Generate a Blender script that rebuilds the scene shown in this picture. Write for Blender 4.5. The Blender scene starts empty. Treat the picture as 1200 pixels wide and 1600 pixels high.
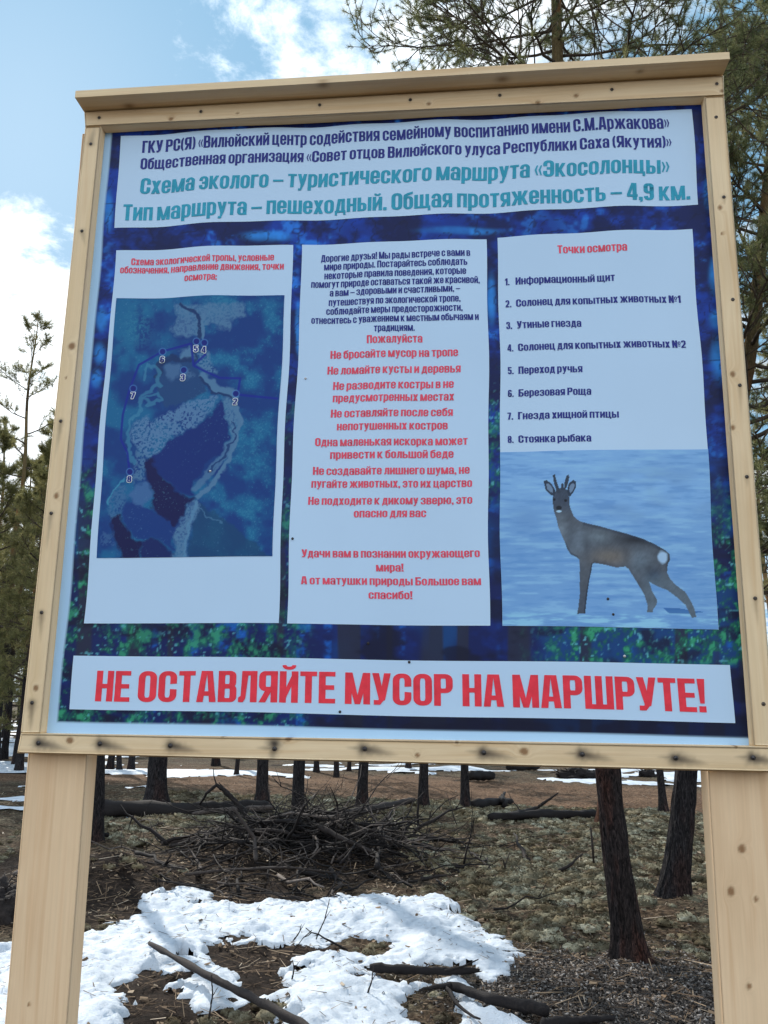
import bpy, math, random
import numpy as np
from mathutils import Vector, Matrix

# ------------------------------------------------------------------ camera, sky, sun, exposure
SC = bpy.context.scene
COL = SC.collection
CAM = np.array([0.1543, -1.8861, 1.6])
FPX, YAW, PITCH, ROLL = 1350.0, 0.0884, 0.2181, 0.0126
ZB = CAM[2] - 0.072                       # height of the banner's lower edge
SUN_AZ, SUN_EL = math.radians(-31), math.radians(34)

def cam_axes():
    cy, sy, cp, sp = math.cos(YAW), math.sin(YAW), math.cos(PITCH), math.sin(PITCH)
    f = np.array([-sy*cp, cy*cp, sp]); r = np.array([cy, sy, 0.0]); u = np.cross(r, f)
    c, s = math.cos(ROLL), math.sin(ROLL)
    return r*c+u*s, -r*s+u*c, f
RX, UX, FX = cam_axes()
cd = bpy.data.cameras.new('camera'); co = bpy.data.objects.new('camera', cd); COL.objects.link(co)
co.matrix_world = Matrix(((RX[0], UX[0], -FX[0], CAM[0]), (RX[1], UX[1], -FX[1], CAM[1]),
                          (RX[2], UX[2], -FX[2], CAM[2]), (0, 0, 0, 1)))
cd.sensor_fit = 'VERTICAL'; cd.sensor_height = 36; cd.sensor_width = 27
cd.lens = FPX/1600*36; cd.clip_start = 0.05; cd.clip_end = 2000
SC.camera = co

W = bpy.data.worlds.new('World'); SC.world = W; W.use_nodes = True
nt = W.node_tree; nt.nodes.clear()
def N(t, tree=None, **kw):
    n = (tree or nt).nodes.new(t)
    for k, v in kw.items(): setattr(n, k, v)
    return n
def LK(a, b, tree=None): (tree or nt).links.new(a, b)
out = N('ShaderNodeOutputWorld'); bg = N('ShaderNodeBackground'); bg.inputs[1].default_value = 0.12
sky = N('ShaderNodeTexSky', sky_type='NISHITA', sun_disc=False)
sky.sun_elevation = SUN_EL; sky.sun_rotation = SUN_AZ; sky.air_density = 1.0; sky.dust_density = 0.8; sky.ozone_density = 2.0
tc = N('ShaderNodeTexCoord')
sep = N('ShaderNodeSeparateXYZ'); LK(tc.outputs['Generated'], sep.inputs[0])
def M(op, a, b=None, c=None, tree=None, clamp=False):
    n = N('ShaderNodeMath', tree, operation=op); n.use_clamp = clamp
    for i, v in enumerate((a, b, c)):
        if v is None: continue
        if isinstance(v, (int, float)): n.inputs[i].default_value = v
        else: LK(v, n.inputs[i], tree)
    return n.outputs[0]
den = M('ADD', M('MAXIMUM', sep.outputs[2], 0.0), 0.12)
cu, cv = M('DIVIDE', sep.outputs[0], den), M('DIVIDE', sep.outputs[1], den)
cmb = N('ShaderNodeCombineXYZ'); LK(cu, cmb.inputs[0]); LK(cv, cmb.inputs[1]); cmb.inputs[2].default_value = 3.7
nz = N('ShaderNodeTexNoise'); LK(cmb.outputs[0], nz.inputs['Vector'])
nz.inputs['Scale'].default_value = 4.2; nz.inputs['Detail'].default_value = 10; nz.inputs['Roughness'].default_value = 0.66
nz.inputs['Distortion'].default_value = 0.25
def dirdot(v, lo, hi):          # 0..1 closeness to a sky direction
    v = Vector(v).normalized()
    d = N('ShaderNodeVectorMath', operation='DOT_PRODUCT'); LK(tc.outputs['Generated'], d.inputs[0]); d.inputs[1].default_value = v
    m = N('ShaderNodeMapRange', interpolation_type='SMOOTHSTEP'); LK(d.outputs['Value'], m.inputs[0])
    m.inputs[1].default_value = lo; m.inputs[2].default_value = hi
    return m.outputs[0]
def skydir(px, py): return (px-600)/FPX*RX - (py-800)/FPX*UX + FX
blue_hole = dirdot(skydir(60, 90), 0.945, 0.998)
blue_hole2 = dirdot(skydir(1190, 330), 0.985, 0.998)
white_top = dirdot(skydir(560, -60), 0.935, 0.997)
white_left = dirdot(skydir(-60, 560), 0.955, 0.995)
low = N('ShaderNodeMapRange'); LK(sep.outputs[2], low.inputs[0]); low.inputs[1].default_value = 0.55; low.inputs[2].default_value = 0.1
dens = M('ADD', M('ADD', M('MULTIPLY', M('SUBTRACT', nz.outputs[0], 0.5), 1.35), 0.5), M('MULTIPLY', low.outputs[0], 0.12))
dens = M('SUBTRACT', dens, M('MULTIPLY', blue_hole, 0.27))
dens = M('SUBTRACT', dens, M('MULTIPLY', blue_hole2, 0.14))
dens = M('ADD', dens, M('MULTIPLY', white_top, 0.23))
dens = M('ADD', dens, M('MULTIPLY', white_left, 0.27))
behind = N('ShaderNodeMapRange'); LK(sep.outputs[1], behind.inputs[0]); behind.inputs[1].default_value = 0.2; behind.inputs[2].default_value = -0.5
dens = M('ADD', dens, M('MULTIPLY', behind.outputs[0], 0.16))  # extra cloud added out of view behind the camera, to light the board
cm = N('ShaderNodeMapRange', interpolation_type='SMOOTHSTEP'); LK(dens, cm.inputs[0]); cm.inputs[1].default_value = 0.455; cm.inputs[2].default_value = 0.73
sun_v = (math.sin(SUN_AZ)*math.cos(SUN_EL), math.cos(SUN_AZ)*math.cos(SUN_EL), math.sin(SUN_EL))
glow = dirdot(sun_v, 0.72, 1.0)
cb = M('ADD', 4.3, M('MULTIPLY', glow, 3.2))
n2 = N('ShaderNodeTexNoise'); LK(cmb.outputs[0], n2.inputs['Vector']); n2.inputs['Scale'].default_value = 5.5; n2.inputs['Detail'].default_value = 6
cb = M('ADD', cb, M('MULTIPLY', behind.outputs[0], 2.3))  # unseen clouds behind the camera brightened, added to lift the board's shaded face
cb = M('MULTIPLY', cb, M('ADD', 0.72, M('MULTIPLY', n2.outputs[0], 0.55)))
ccol = N('ShaderNodeMix', data_type='RGBA'); ccol.blend_type = 'MULTIPLY'; ccol.inputs[0].default_value = 1
LK(cb, ccol.inputs[6]); ccol.inputs[7].default_value = (0.93, 0.99, 1.04, 1)
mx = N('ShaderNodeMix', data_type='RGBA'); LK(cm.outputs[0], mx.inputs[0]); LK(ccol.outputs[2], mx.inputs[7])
hsv = N('ShaderNodeMix', data_type='RGBA'); hsv.inputs[0].default_value = 0.92   # thin high veil over the blue
LK(sky.outputs[0], hsv.inputs[6]); hsv.inputs[7].default_value = (1.05, 2.2, 3.25, 1)
LK(hsv.outputs[2], mx.inputs[6])
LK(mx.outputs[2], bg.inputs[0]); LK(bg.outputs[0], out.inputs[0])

sl = bpy.data.lights.new('sun', 'SUN'); so = bpy.data.objects.new('sun', sl); COL.objects.link(so)
sl.energy = 2.5; sl.angle = math.radians(0.6); sl.color = (1.0, 0.93, 0.82)
so.rotation_euler = Vector(sun_v).to_track_quat('Z', 'Y').to_euler()
vs = SC.view_settings
vs.view_transform = 'Standard'; vs.look = 'None'; vs.exposure = 0.95; vs.gamma = 1.0; vs.use_curve_mapping = False

# ------------------------------------------------------------------ helpers
def ray(px, py): return (px-600)/FPX*RX - (py-800)/FPX*UX + FX
def on_plane(px, py, y=0.0):
    d = ray(px, py); return CAM + d*((y-CAM[1])/d[1])
def on_ground(px, py, z=0.0):
    d = ray(px, py); return CAM + d*((z-CAM[2])/d[2])
def at_dist(px, py, ref):            # the point over pixel px,py at the same depth (along the view) as ref
    d = ray(px, py); h = np.array([FX[0], FX[1], 0])
    return CAM + d*(np.dot(np.asarray(ref)-CAM, h)/np.dot(d, h))
def project(P):
    q = P-CAM
    x, y, z = q@RX, q@UX, q@FX
    return 600+FPX*x/z, 800-FPX*y/z
def lin(c):
    c = np.asarray(c, float)/255.0
    return np.where(c <= 0.04045, c/12.92, ((c+0.055)/1.055)**2.4)

def _h(i, j, k, s):
    n = (i*374761393 + j*668265263 + k*1274126177 + s*974634541) & 0xffffffff
    n = ((n ^ (n >> 13))*1274126177) & 0xffffffff
    n = n ^ (n >> 16)
    return (n & 0xffff)/65535.0
def vnoise(x, y, z=None, s=0):
    x = np.asarray(x, float); y = np.asarray(y, float)
    z = np.zeros_like(x+y) if z is None else np.asarray(z, float)
    x, y, z = np.broadcast_arrays(x, y, z)
    i, j, k = np.floor(x).astype(np.int64), np.floor(y).astype(np.int64), np.floor(z).astype(np.int64)
    u, v, w = x-i, y-j, z-k
    u, v, w = u*u*(3-2*u), v*v*(3-2*v), w*w*(3-2*w)
    r = 0
    for a in (0, 1):
        for b in (0, 1):
            for c in (0, 1):
                r = r + _h(i+a, j+b, k+c, s)*(u if a else 1-u)*(v if b else 1-v)*(w if c else 1-w)
    return r
def fbm(x, y, z=None, s=0, o=4, g=0.5):
    r = 0; a = 1; t = 0
    for q in range(o):
        m = 2**q
        r = r + a*vnoise(np.asarray(x)*m+q*7.3, np.asarray(y)*m+q*3.1, None if z is None else np.asarray(z)*m, s+q)
        t += a; a *= g
    return r/t
def sst(x, a, b):
    t = np.clip((x-a)/(b-a), 0, 1); return t*t*(3-2*t)

def mesh_np(name, V, F, mat=None, parent=None, attrs=None, smooth=False, mats=None, fmat=None):
    """V (n,3); F list of int arrays (m,k)"""
    V = np.asarray(V, np.float32)
    F = [np.asarray(f, np.int32) for f in (F if isinstance(F, list) else [F]) if len(f)]
    me = bpy.data.meshes.new(name)
    me.vertices.add(len(V)); me.vertices.foreach_set('co', V.ravel())
    loops = np.concatenate([f.ravel() for f in F]); tot = np.concatenate([np.full(len(f), f.shape[1], np.int32) for f in F])
    st = np.concatenate([[0], np.cumsum(tot)[:-1]]).astype(np.int32)
    me.loops.add(len(loops)); me.loops.foreach_set('vertex_index', loops.astype(np.int32))
    me.polygons.add(len(tot)); me.polygons.foreach_set('loop_start', st); me.polygons.foreach_set('loop_total', tot)
    if smooth: me.polygons.foreach_set('use_smooth', np.ones(len(tot), bool))
    for m in (mats or ([mat] if mat else [])): me.materials.append(m)
    if fmat is not None: me.polygons.foreach_set('material_index', np.asarray(fmat, np.int32))
    for k, a in (attrs or {}).items():
        a = np.asarray(a, np.float32)
        if a.ndim == 1:
            me.attributes.new(k, 'FLOAT', 'POINT').data.foreach_set('value', a)
        elif a.shape[1] == 3:
            me.attributes.new(k, 'FLOAT_VECTOR', 'POINT').data.foreach_set('vector', a.ravel())
        else:
            me.attributes.new(k, 'FLOAT_COLOR', 'POINT').data.foreach_set('color', a.ravel())
    me.update(calc_edges=True); me.validate()
    o = bpy.data.objects.new(name, me); COL.objects.link(o)
    if parent: o.parent = parent
    return o
def tag(o, label=None, cat=None, group=None, kind=None):
    if label: o['label'] = label
    if cat: o['category'] = cat
    if group: o['group'] = group
    if kind: o['kind'] = kind
    return o
def empty(name, loc, label, cat, group=None):
    o = bpy.data.objects.new(name, None); COL.objects.link(o); o.location = loc; o.empty_display_size = 0.2
    return tag(o, label, cat, group)
def grid_faces(nx, ny):
    i = np.arange(nx-1)[None, :]+np.arange(ny-1)[:, None]*nx
    i = i.ravel(); return np.stack([i, i+1, i+nx+1, i+nx], 1)

class MB:                       # mesh builder: tubes and loose triangles
    def __init__(s): s.v = []; s.q = []; s.t = []; s.n = 0; s.tint = []
    def add(s, V, Q=None, T=None, tint=0.5):
        V = np.asarray(V, float)
        if Q is not None and len(Q): s.q.append(np.asarray(Q)+s.n)
        if T is not None and len(T): s.t.append(np.asarray(T)+s.n)
        s.v.append(V); s.n += len(V)
        s.tint.append(np.broadcast_to(np.asarray(tint, float), (len(V),)))
    def tube(s, P, R, k=5, tint=0.5, wob=0.0, seed=0):
        P = np.asarray(P, float); R = np.broadcast_to(np.asarray(R, float), (len(P),))
        d = np.gradient(P, axis=0); d /= np.linalg.norm(d, axis=1)[:, None]+1e-9
        ref = np.array([0.31, 0.17, 0.93]) if abs(d[:, 2]).mean() < 0.75 else np.array([0.95, 0.2, 0.1])
        a = np.cross(d, ref); a /= np.linalg.norm(a, axis=1)[:, None]+1e-9
        b = np.cross(d, a)
        th = np.arange(k)*2*np.pi/k
        rr = R[:, None]*np.ones(k)[None]
        if wob: rr = rr*(1+wob*(vnoise(np.cos(th)[None]*1.5+seed, np.sin(th)[None]*1.5, np.linspace(0, len(P)*0.7, len(P))[:, None], seed)-0.5)*2)
        V = P[:, None]+rr[..., None]*(a[:, None]*np.cos(th)[None, :, None]+b[:, None]*np.sin(th)[None, :, None])
        V = V.reshape(-1, 3); n = len(P)
        i = np.arange(n-1)[:, None]*k+np.arange(k)[None]; j = np.arange(n-1)[:, None]*k+(np.arange(k)[None]+1) % k
        Q = np.stack([i, j, j+k, i+k], -1).reshape(-1, 4)
        V = np.concatenate([V, P[:1], P[-1:]]); c0, c1 = n*k, n*k+1
        kk = np.arange(k)
        T = np.concatenate([np.stack([(kk+1) % k, kk, np.full(k, c0)], 1), np.stack([(n-1)*k+kk, (n-1)*k+(kk+1) % k, np.full(k, c1)], 1)])
        s.add(V, Q, T, tint)
    def build(s, name, mat, parent=None, smooth=True, off=None):
        V = np.concatenate(s.v)
        if off is not None: V = V-np.asarray(off)
        F = ([np.concatenate(s.q)] if s.q else [])+([np.concatenate(s.t)] if s.t else [])
        return mesh_np(name, V, F, mat, parent, {'tint': np.concatenate(s.tint)}, smooth)

# ------------------------------------------------------------------ materials
def mat(name, rough=0.8, spec=0.3):
    m = bpy.data.materials.new(name); m.use_nodes = True
    b = m.node_tree.nodes['Principled BSDF']; b.inputs['Roughness'].default_value = rough; b.inputs['Specular IOR Level'].default_value = spec
    return m, m.node_tree, b
def ramp(t, fac, stops):
    r = N('ShaderNodeValToRGB', t); e = r.color_ramp.elements
    while len(e) < len(stops): e.new(0.5)
    for q, (p, c) in zip(e, stops): q.position = p; q.color = (*c, 1)
    LK(fac, r.inputs[0], t); return r.outputs[0]
def noise(t, vec, scale, detail=4, rough=0.55, dist=0.0):
    n = N('ShaderNodeTexNoise', t); n.inputs['Scale'].default_value = scale; n.inputs['Detail'].default_value = detail
    n.inputs['Roughness'].default_value = rough; n.inputs['Distortion'].default_value = dist
    if vec is not None: LK(vec, n.inputs['Vector'], t)
    return n.outputs[0]
def mapping(t, vec, sc):
    m = N('ShaderNodeMapping', t); m.inputs['Scale'].default_value = sc; LK(vec, m.inputs['Vector'], t); return m.outputs[0]
def attr(t, name): return N('ShaderNodeAttribute', t, attribute_name=name)
def mixc(t, fac, a, b, blend='MIX'):
    n = N('ShaderNodeMix', t, data_type='RGBA'); n.blend_type = blend
    for i, v in ((0, fac), (6, a), (7, b)):
        if isinstance(v, (int, float)): n.inputs[i].default_value = v
        elif isinstance(v, tuple): n.inputs[i].default_value = (*v, 1)
        else: LK(v, n.inputs[i], t)
    return n.outputs[2]
def bump(t, b, h, strength=0.3, dist=0.01):
    n = N('ShaderNodeBump', t); n.inputs['Strength'].default_value = strength; n.inputs['Distance'].default_value = dist
    LK(h, n.inputs['Height'], t); LK(n.outputs[0], b.inputs['Normal'], t)

def wood_mat(name, c1, c2, c3):
    m, t, b = mat(name, 0.62, 0.25)
    g = attr(t, 'grain').outputs['Vector']
    f1 = noise(t, mapping(t, g, (1.3, 34, 34)), 1.0, 3, 0.5, 0.9)
    f2 = noise(t, mapping(t, g, (5, 190, 190)), 1.0, 3, 0.6)
    f3 = noise(t, mapping(t, g, (2.5, 6, 6)), 1.0, 4, 0.6)
    col = ramp(t, f1, [(0.30, c1), (0.50, c2), (0.66, c3), (0.8, c2)])
    col = mixc(t, 0.45, col, ramp(t, f2, [(0.3, (0.84, 0.83, 0.81)), (0.7, (1, 1, 1))]), 'MULTIPLY')
    col = mixc(t, 0.6, col, ramp(t, f3, [(0.3, (0.80, 0.74, 0.68)), (0.6, (1, 1, 1))]), 'MULTIPLY')
    kn = attr(t, 'knot').outputs['Fac']
    col = mixc(t, kn, col, (0.24, 0.12, 0.05))
    stn = attr(t, 'stain').outputs['Fac']
    col = mixc(t, stn, col, (0.022, 0.018, 0.020))
    LK(col, b.inputs['Base Color'], t)
    bump(t, b, M('ADD', f2, M('MULTIPLY', f1, 0.7, tree=t), tree=t), 0.25, 0.0015)
    return m
WOOD = wood_mat('planed_pine', (0.83, 0.64, 0.40), (0.88, 0.70, 0.465), (0.78, 0.57, 0.34))
WOODW = wood_mat('warm_pine', (0.82, 0.60, 0.385), (0.86, 0.64, 0.42), (0.785, 0.55, 0.34))
PLY, t, b = mat('plywood', 0.8); LK(ramp(t, noise(t, N('ShaderNodeTexCoord', t).outputs['Object'], 6), [(0.3, (0.42, 0.29, 0.17)), (0.7, (0.55, 0.4, 0.25))]), b.inputs['Base Color'], t)

def print_mat(name):
    m, t, b = mat(name, 0.40, 0.22)
    LK(attr(t, 'ink').outputs['Color'], b.inputs['Base Color'], t)
    return m
PRINT = print_mat('printed_vinyl')
def ink(name, c, rough=0.4):
    m, t, b = mat(name, rough, 0.3)
    f = noise(t, N('ShaderNodeTexCoord', t).outputs['Object'], 45, 3)
    c = np.asarray(c)
    LK(ramp(t, f, [(0.3, tuple(c*0.88)), (0.7, tuple(np.minimum(c*1.1+0.004, 1)))]), b.inputs['Base Color'], t)
    return m
NAVY = ink('navy_ink', (0.010, 0.020, 0.24)); RED = ink('red_ink', (0.80, 0.075, 0.14)); TEAL = ink('teal_ink', (0.012, 0.33, 0.50))
BRED = ink('bright_red_ink', (0.84, 0.035, 0.065)); WHITE = ink('white_ink', (0.75, 0.85, 0.92)); BLUE = ink('marker_blue', (0.01, 0.035, 0.33))
STEEL, t, b = mat('screw_steel', 0.45, 0.5); b.inputs['Metallic'].default_value = 0.7
LK(ramp(t, noise(t, N('ShaderNodeTexCoord', t).outputs['Object'], 300), [(0.3, (0.03, 0.028, 0.03)), (0.7, (0.09, 0.085, 0.09))]), b.inputs['Base Color'], t)
ZINC, t, b = mat('zinc_staple', 0.35, 0.5); b.inputs['Metallic'].default_value = 0.5
LK(ramp(t, noise(t, N('ShaderNodeTexCoord', t).outputs['Object'], 300), [(0.3, (0.4, 0.4, 0.42)), (0.7, (0.8, 0.8, 0.82))]), b.inputs['Base Color'], t)

def bark_mat(name, lo_a, lo_b, hi_a, hi_b, z0, z1, red=0.5):
    m, t, b = mat(name, 0.9, 0.15)
    o = N('ShaderNodeTexCoord', t).outputs['Object']
    f = noise(t, mapping(t, o, (36, 36, 8)), 1.0, 7, 0.72, 2.2)
    f2 = noise(t, mapping(t, o, (110, 110, 40)), 1.0, 4, 0.7)
    lo = ramp(t, f, [(0.40, lo_a), (0.55, tuple(0.45*q for q in lo_b)), (0.68, lo_b)]); hi = ramp(t, f, [(0.35, hi_a), (0.65, hi_b)])
    s = N('ShaderNodeSeparateXYZ', t); LK(o, s.inputs[0], t)
    mr = N('ShaderNodeMapRange', t); LK(s.outputs[2], mr.inputs[0], t); mr.inputs[1].default_value = z0; mr.inputs[2].default_value = z1
    c = mixc(t, mr.outputs[0], lo, hi)
    f4 = noise(t, mapping(t, o, (5, 5, 1.6)), 1.0, 3, 0.6)
    c = mixc(t, ramp(t, f4, [(0.48, (0, 0, 0)), (0.70, (red, red, red))]), c, mixc(t, 1.0, c, (2.3, 1.1, 0.75), 'MULTIPLY'))
    c = mixc(t, 0.6, c, ramp(t, f2, [(0.3, (0.55, 0.55, 0.55)), (0.7, (1, 1, 1))]), 'MULTIPLY')
    LK(c, b.inputs['Base Color'], t)
    bump(t, b, M('ADD', f, M('MULTIPLY', f2, 0.5, tree=t), tree=t), 0.9, 0.03)
    return m
BARK = bark_mat('pine_bark', (0.005, 0.005, 0.007), (0.085, 0.078, 0.085), (0.14, 0.10, 0.05), (0.26, 0.20, 0.10), 3.0, 5.5)
BARKN = bark_mat('reddish_dark_bark', (0.006, 0.005, 0.006), (0.10, 0.080, 0.080), (0.14, 0.10, 0.05), (0.26, 0.20, 0.10), 3.0, 5.5, 0.8)
BARKR = bark_mat('reddish_pine_bark', (0.05, 0.02, 0.014), (0.26, 0.11, 0.065), (0.2, 0.11, 0.05), (0.30, 0.19, 0.10), 2.5, 5)
TWIG, t, b = mat('twig_bark', 0.85, 0.15)
LK(ramp(t, M('ADD', M('MULTIPLY', noise(t, N('ShaderNodeTexCoord', t).outputs['Object'], 9, 4), 0.5, tree=t), M('MULTIPLY', attr(t, 'tint').outputs['Fac'], 0.5, tree=t), tree=t),
        [(0.25, (0.035, 0.027, 0.022)), (0.5, (0.10, 0.078, 0.06)), (0.8, (0.22, 0.17, 0.125))]), b.inputs['Base Color'], t)
DEAD, t, b = mat('dead_wood', 0.85, 0.2)
dn = noise(t, mapping(t, N('ShaderNodeTexCoord', t).outputs['Object'], (34, 34, 34)), 1.0, 7, 0.8, 0.6)
LK(ramp(t, M('ADD', M('MULTIPLY', dn, 0.6, tree=t), M('MULTIPLY', M('SUBTRACT', attr(t, 'tint').outputs['Fac'], 0.5, tree=t), 0.62, tree=t), tree=t),
        [(0.10, (0.016, 0.014, 0.015)), (0.40, (0.055, 0.045, 0.042)), (0.62, (0.19, 0.16, 0.145)), (0.9, (0.40, 0.35, 0.31))]), b.inputs['Base Color'], t)
bump(t, b, dn, 0.6, 0.01)

def needle_mat(name, a, c, d):
    m, t, b = mat(name, 0.55, 0.25)
    LK(ramp(t, attr(t, 'tint').outputs['Fac'], [(0.05, a), (0.55, c), (0.95, d)]), b.inputs['Base Color'], t)
    tr = N('ShaderNodeBsdfTranslucent', t); LK(ramp(t, attr(t, 'tint').outputs['Fac'], [(0.05, a), (0.55, c), (0.95, d)]), tr.inputs[0], t)
    ms = N('ShaderNodeMixShader', t); ms.inputs[0].default_value = 0.5
    LK(b.outputs[0], ms.inputs[1], t); LK(tr.outputs[0], ms.inputs[2], t)
    LK(ms.outputs[0], t.nodes['Material Output'].inputs[0], t)
    return m
NEED = needle_mat('pine_needles', (0.08, 0.10, 0.05), (0.19, 0.21, 0.095), (0.33, 0.31, 0.14))
NEEDF = needle_mat('far_pine_needles', (0.10, 0.105, 0.045), (0.23, 0.22, 0.09), (0.38, 0.33, 0.14))

# ------------------------------------------------------------------ ground
TR = random.Random(5)
MOUNDS = []                      # x, y, radius, height
for px, py, r, h in ((190, 1372, 0.55, 0.12), (150, 1385, 0.45, 0.10), (480, 1345, 0.8, 0.10), (1000, 1545, 0.6, 0.08), (1065, 1440, 0.6, 0.08), (800, 1290, 1.5, 0.05)):
    p = on_ground(px, py); MOUNDS.append((p[0], p[1], r, h))
def gh(x, y):
    x = np.asarray(x, float); y = np.asarray(y, float)
    h = (fbm(x*0.35, y*0.35, s=11, o=3)-0.5)*0.22*sst(np.hypot(x, y), 2, 9)+(fbm(x*2.2, y*2.2, s=12, o=3)-0.5)*0.075
    for mx_, my_, r, hh in MOUNDS: h = h+hh*np.exp(-((x-mx_)**2+(y-my_)**2)/(r*r))
    return h
def spaced(lo, hi, step, far, ratio=1.22):
    a = list(np.arange(lo, hi+1e-6, step)); s = step
    while a[-1] < far: s *= ratio; a.append(a[-1]+s)
    s = step
    while a[0] > -far: s *= ratio; a.insert(0, a[0]-s)
    return np.array(a)
gx, gy = spaced(-5.5, 5.5, 0.035, 400), spaced(2.2, 13.0, 0.035, 400)
GX, GY = np.meshgrid(gx, gy)
near = sst(np.hypot(GX, GY-6), 16, 9)
GZ = gh(GX, GY)+near*((fbm(GX*9, GY*9, s=13, o=3)-0.5)*0.05+(vnoise(GX*26, GY*26, s=14)-0.5)*0.012)

def poly_px(pts): 
    R = []
    for p in pts:
        q = on_ground(*p)
        for _ in range(3): q = on_ground(*p, float(gh(q[:1], q[1:2])[0])+0.03)
        R.append(q[:2])
    return np.array(R)
def inside(P, poly):
    x, y = P[:, 0], P[:, 1]; r = np.zeros(len(P), bool)
    for (x1, y1), (x2, y2) in zip(poly, np.roll(poly, -1, 0)):
        c = (y1 > y) != (y2 > y)
        r ^= c & (x < (x2-x1)*(y-y1)/(y2-y1+1e-12)+x1)
    return r
def sdist(P, poly):
    d = np.full(len(P), 1e9)
    for a, b_ in zip(poly, np.roll(poly, -1, 0)):
        e = b_-a; tt = np.clip(((P-a)@e)/(e@e+1e-12), 0, 1)
        d = np.minimum(d, np.hypot(*(P-a-tt[:, None]*e).T))
    return np.where(inside(P, poly), d, -d)
SNOW = poly_px([(-260, 1500), (-60, 1480), (0, 1477), (60, 1462), (122, 1455), (170, 1440), (222, 1424), (230, 1421), (220, 1407), (227, 1395), (260, 1385), (300, 1382), (322, 1390), (333, 1405),
                (375, 1410), (425, 1402), (475, 1407), (505, 1399), (530, 1392), (560, 1398), (600, 1392), (635, 1398), (700, 1400), (722, 1420), (752, 1440), (748, 1450), (782, 1455),
                (826, 1490), (800, 1510), (768, 1530), (738, 1526), (732, 1550), (756, 1580), (815, 1590), (870, 1600), (900, 1640), (860, 1760), (500, 1800), (0, 1780), (-300, 1700)])
HOLES = [poly_px(h) for h in ([(172, 1512), (220, 1494), (270, 1499), (292, 1515), (282, 1530), (302, 1560), (300, 1625), (200, 1630), (180, 1555)],
         [(338, 1483), (370, 1467), (430, 1470), (480, 1475), (525, 1475), (556, 1460), (606, 1467), (604, 1490), (548, 1489), (480, 1490), (440, 1520), (450, 1535), (390, 1540), (368, 1530), (350, 1500)],
         [(306, 1588), (350, 1573), (402, 1576), (424, 1600), (420, 1650), (300, 1660)], [(566, 1524), (585, 1508), (640, 1506), (745, 1512), (748, 1524), (650, 1528)],
         [(640, 1545), (700, 1535), (720, 1552), (690, 1590), (720, 1620), (780, 1640), (640, 1640), (660, 1580)])]
def snow_d(P):
    d = sdist(P, SNOW)
    hn = (fbm(P[:, 0]*2.2, P[:, 1]*2.2, s=29, o=4, g=0.6)-0.5)*0.55
    for h in HOLES: d = np.minimum(d, -sdist(P, h)+hn)
    d = d-1.3*np.maximum(0, fbm(P[:, 0]*4.5, P[:, 1]*4.5, s=22, o=5, g=0.65)-0.57)
    return d+(fbm(P[:, 0]*5, P[:, 1]*5, s=21, o=6, g=0.72)-0.47)*0.25
def far_snow(x, y):
    n = fbm(x*0.16, y*0.45, s=31, o=4)+0.30*(fbm(x*0.9, y*1.6, s=33, o=4, g=0.65)-0.5)
    band = sst(y, 16.5, 20)*(1-sst(y, 40, 70))
    d = n+0.19*band-0.655
    px, py = project(np.stack([x, y, np.zeros_like(x)], -1).reshape(-1, 3)); px = px.reshape(x.shape); py = py.reshape(x.shape)
    return np.where(y < 11, -1, d+0.03*sst(x, -8, -11)*sst(y, 11, 13)+0.05*sst(x, 4.5, 6)*sst(y, 12, 14)*(1-sst(y, 20, 24))-0.06*(np.abs(y-15.5) < 1.5))

gpx, gpy = project(np.stack([GX, GY, GZ], -1).reshape(-1, 3))
dist = np.hypot(GX-CAM[0], GY-CAM[1])
n1 = fbm(GX*0.5, GY*0.5, s=41, o=4); n2_ = fbm(GX*1.7, GY*1.7, s=43, o=4)
track = sst(GY+0.25*GX+2*(n1-0.5), 12.6, 13.8)*(1-sst(GY+0.25*GX+2*(n1-0.5), 17.0, 18.6))
soilp = [on_ground(*p) for p in ((200, 1410), (330, 1400), (480, 1350), (-60, 1400), (230, 1560), (400, 1510), (90, 1370))]
soil = np.zeros_like(GX)
for (sx, sy, _), r in zip(soilp, (1.1, 0.9, 1.5, 1.2, 0.8, 0.8, 1.2)): soil = np.maximum(soil, np.exp(-((GX-sx)**2+(GY-sy)**2)/(r*r)))
soil = sst(soil+0.5*(n2_-0.5), 0.25, 0.6)
gp = on_ground(960, 1560); grey = sst(np.exp(-((GX-gp[0])**2/0.8+(GY-gp[1])**2/0.7))+0.35*(n2_-0.5), 0.25, 0.6)

GROUND, t, b = mat('forest_floor', 0.95, 0.1)
o = N('ShaderNodeTexCoord', t).outputs['Object']
f1 = noise(t, o, 22, 8, 0.7); f2 = noise(t, o, 3.0, 5, 0.6); f3 = noise(t, o, 95, 3, 0.6)
lich = ramp(t, f1, [(0.36, (0.022, 0.017, 0.013)), (0.50, (0.085, 0.068, 0.045)), (0.63, (0.24, 0.21, 0.145)), (0.78, (0.42, 0.39, 0.29))])
brown = ramp(t, f1, [(0.36, (0.022, 0.015, 0.011)), (0.54, (0.10, 0.066, 0.042)), (0.75, (0.27, 0.19, 0.125))])
base = mixc(t, ramp(t, f2, [(0.40, (0, 0, 0)), (0.60, (1, 1, 1))]), lich, brown)
base = mixc(t, attr(t, 'soil').outputs['Fac'], base, ramp(t, f1, [(0.35, (0.011, 0.008, 0.007)), (0.58, (0.040, 0.027, 0.021)), (0.8, (0.11, 0.078, 0.055))]))
base = mixc(t, attr(t, 'grey').outputs['Fac'], base, ramp(t, f3, [(0.35, (0.03, 0.026, 0.024)), (0.55, (0.10, 0.09, 0.085)), (0.75, (0.26, 0.25, 0.245))]))
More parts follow.
